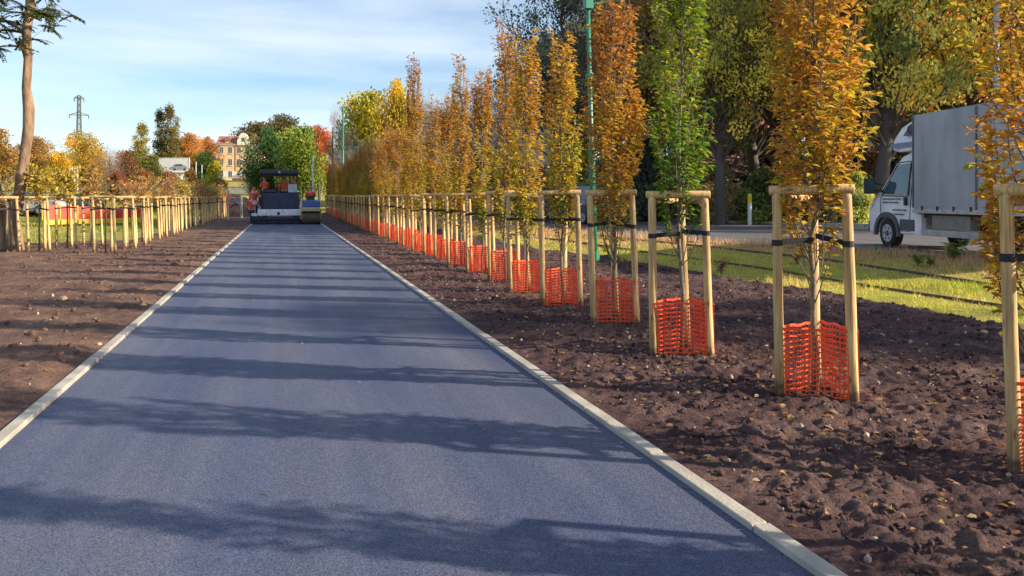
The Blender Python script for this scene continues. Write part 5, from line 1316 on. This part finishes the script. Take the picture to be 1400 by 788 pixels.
rf2 = nt.nodes.new('ShaderNodeMapRange'); rf2.interpolation_type = 'SMOOTHSTEP'; rf2.inputs[1].default_value = .6; rf2.inputs[2].default_value = 2.2; rf2.inputs[3].default_value = 1; rf2.inputs[4].default_value = 0; nt.links.new(vl.outputs['Value'], rf2.inputs[0])
mm = nt.nodes.new('ShaderNodeMath'); mm.operation = 'MULTIPLY'; nt.links.new(rm.outputs[0], mm.inputs[0]); nt.links.new(rf2.outputs[0], mm.inputs[1]); nt.links.new(mm.outputs[0], pv.inputs['Density']); nt.links.new(pv.outputs[0], nt.nodes['Material Output'].inputs['Volume']); me.materials.append(ms)
tag(link('smoke', me, loc=(q[0], q[1], 3.4)), 'thin grey smoke hanging right of the paver before the far trees', 'smoke', kind='stuff')
# stones on the soil
for px, py, s, side, lab in ((196, 421, .07, -1, 'pale stone on the left soil right beside the kerb'), (86, 414, .10, -1, 'larger pale stone on the left soil away from the kerb'), (1345, 457, .07, 1, 'orange brown stone on the soil left of the nearest frame'), (135, 475, .05, -1, 'small grey stone on the shaded left soil')):
    t = 1050*1.5/(py-270); p = at(px, t); bm = bmesh.new(); bmesh.ops.create_icosphere(bm, subdivisions=2, radius=s*.6)
    for v in bm.verts: v.co *= random.uniform(.85, 1.15); v.co.z *= .6
    me = bpy.data.meshes.new('stone'); bm.to_mesh(me); bm.free(); me.materials.append(mat('stone', (.42, .27, .17), .85, var=.2)); o = link('stone', me, loc=(p[0], p[1], float(soil_h(p[0], p[1], side))+s*.15)); tag(o, lab, 'stone')

# ------------------------------------------------------------------ LIGHT, SKY
SUN_EL = radians(24); sdx, sdy = .88, -.47      # direction towards the sun (ground plan)
az = math.atan2(sdx, sdy)                         # clockwise from +Y
w = bpy.data.worlds.new('World'); S.world = w; w.use_nodes = True; nt = w.node_tree; N = nt.nodes; L = nt.links
bg = N['Background']; sky = N.new('ShaderNodeTexSky'); sky.sky_type = 'NISHITA'; sky.sun_disc = False
sky.sun_elevation = SUN_EL; sky.sun_rotation = az; sky.air_density = 1.0; sky.dust_density = .6; sky.ozone_density = 3.0; sky.altitude = 200
tc = N.new('ShaderNodeTexCoord'); mp = N.new('ShaderNodeMapping'); mp.inputs['Scale'].default_value = (1.2, 1.2, 9); mp.inputs['Rotation'].default_value = (.06, .1, .3)
L.new(tc.outputs['Generated'], mp.inputs[0]); cn = N.new('ShaderNodeTexNoise'); cn.inputs['Scale'].default_value = 1.6; cn.inputs['Detail'].default_value = 7; cn.inputs['Roughness'].default_value = .55
L.new(mp.outputs[0], cn.inputs['Vector']); rp = N.new('ShaderNodeValToRGB'); rp.color_ramp.elements[0].position = .36; rp.color_ramp.elements[1].position = .68; rp.color_ramp.elements[1].color = (.65, .65, .65, 1)
L.new(cn.outputs['Fac'], rp.inputs[0]); mx = N.new('ShaderNodeMix'); mx.data_type = 'RGBA'; mx.inputs[7].default_value = (5.4, 5.9, 6.4, 1)
L.new(rp.outputs[0], mx.inputs[0]); L.new(sky.outputs[0], mx.inputs[6]); L.new(mx.outputs[2], bg.inputs[0]); bg.inputs[1].default_value = .092
sun = bpy.data.lights.new('sun', 'SUN'); sun.energy = 5.0; sun.angle = radians(.6); sun.color = (1.0, .83, .62)
so = bpy.data.objects.new('sun', sun); COL.objects.link(so)
dirv = Vector((sdx, sdy, 0)).normalized()*cos(SUN_EL)+Vector((0, 0, sin(SUN_EL)))
so.rotation_euler = dirv.to_track_quat('Z', 'Y').to_euler(); so.location = (30, -20, 30)
# ------------------------------------------------------------------ CAMERA
cam = bpy.data.cameras.new('camera'); cam.sensor_width = 36; cam.lens = FPX/1400*36; cam.shift_y = -124/1400; cam.clip_end = 6000; cam.clip_start = .05
co = bpy.data.objects.new('camera', cam); COL.objects.link(co); co.location = (0, 0, EYE); co.rotation_euler = (pi/2, 0, -TH); S.camera = co
S.render.engine = 'CYCLES'
S.view_settings.view_transform = 'Standard'; S.view_settings.look = 'None'; S.view_settings.exposure = 1.05; S.view_settings.gamma = 1
S.cycles.max_bounces = 6; S.cycles.diffuse_bounces = 4; S.cycles.transparent_max_bounces = 4
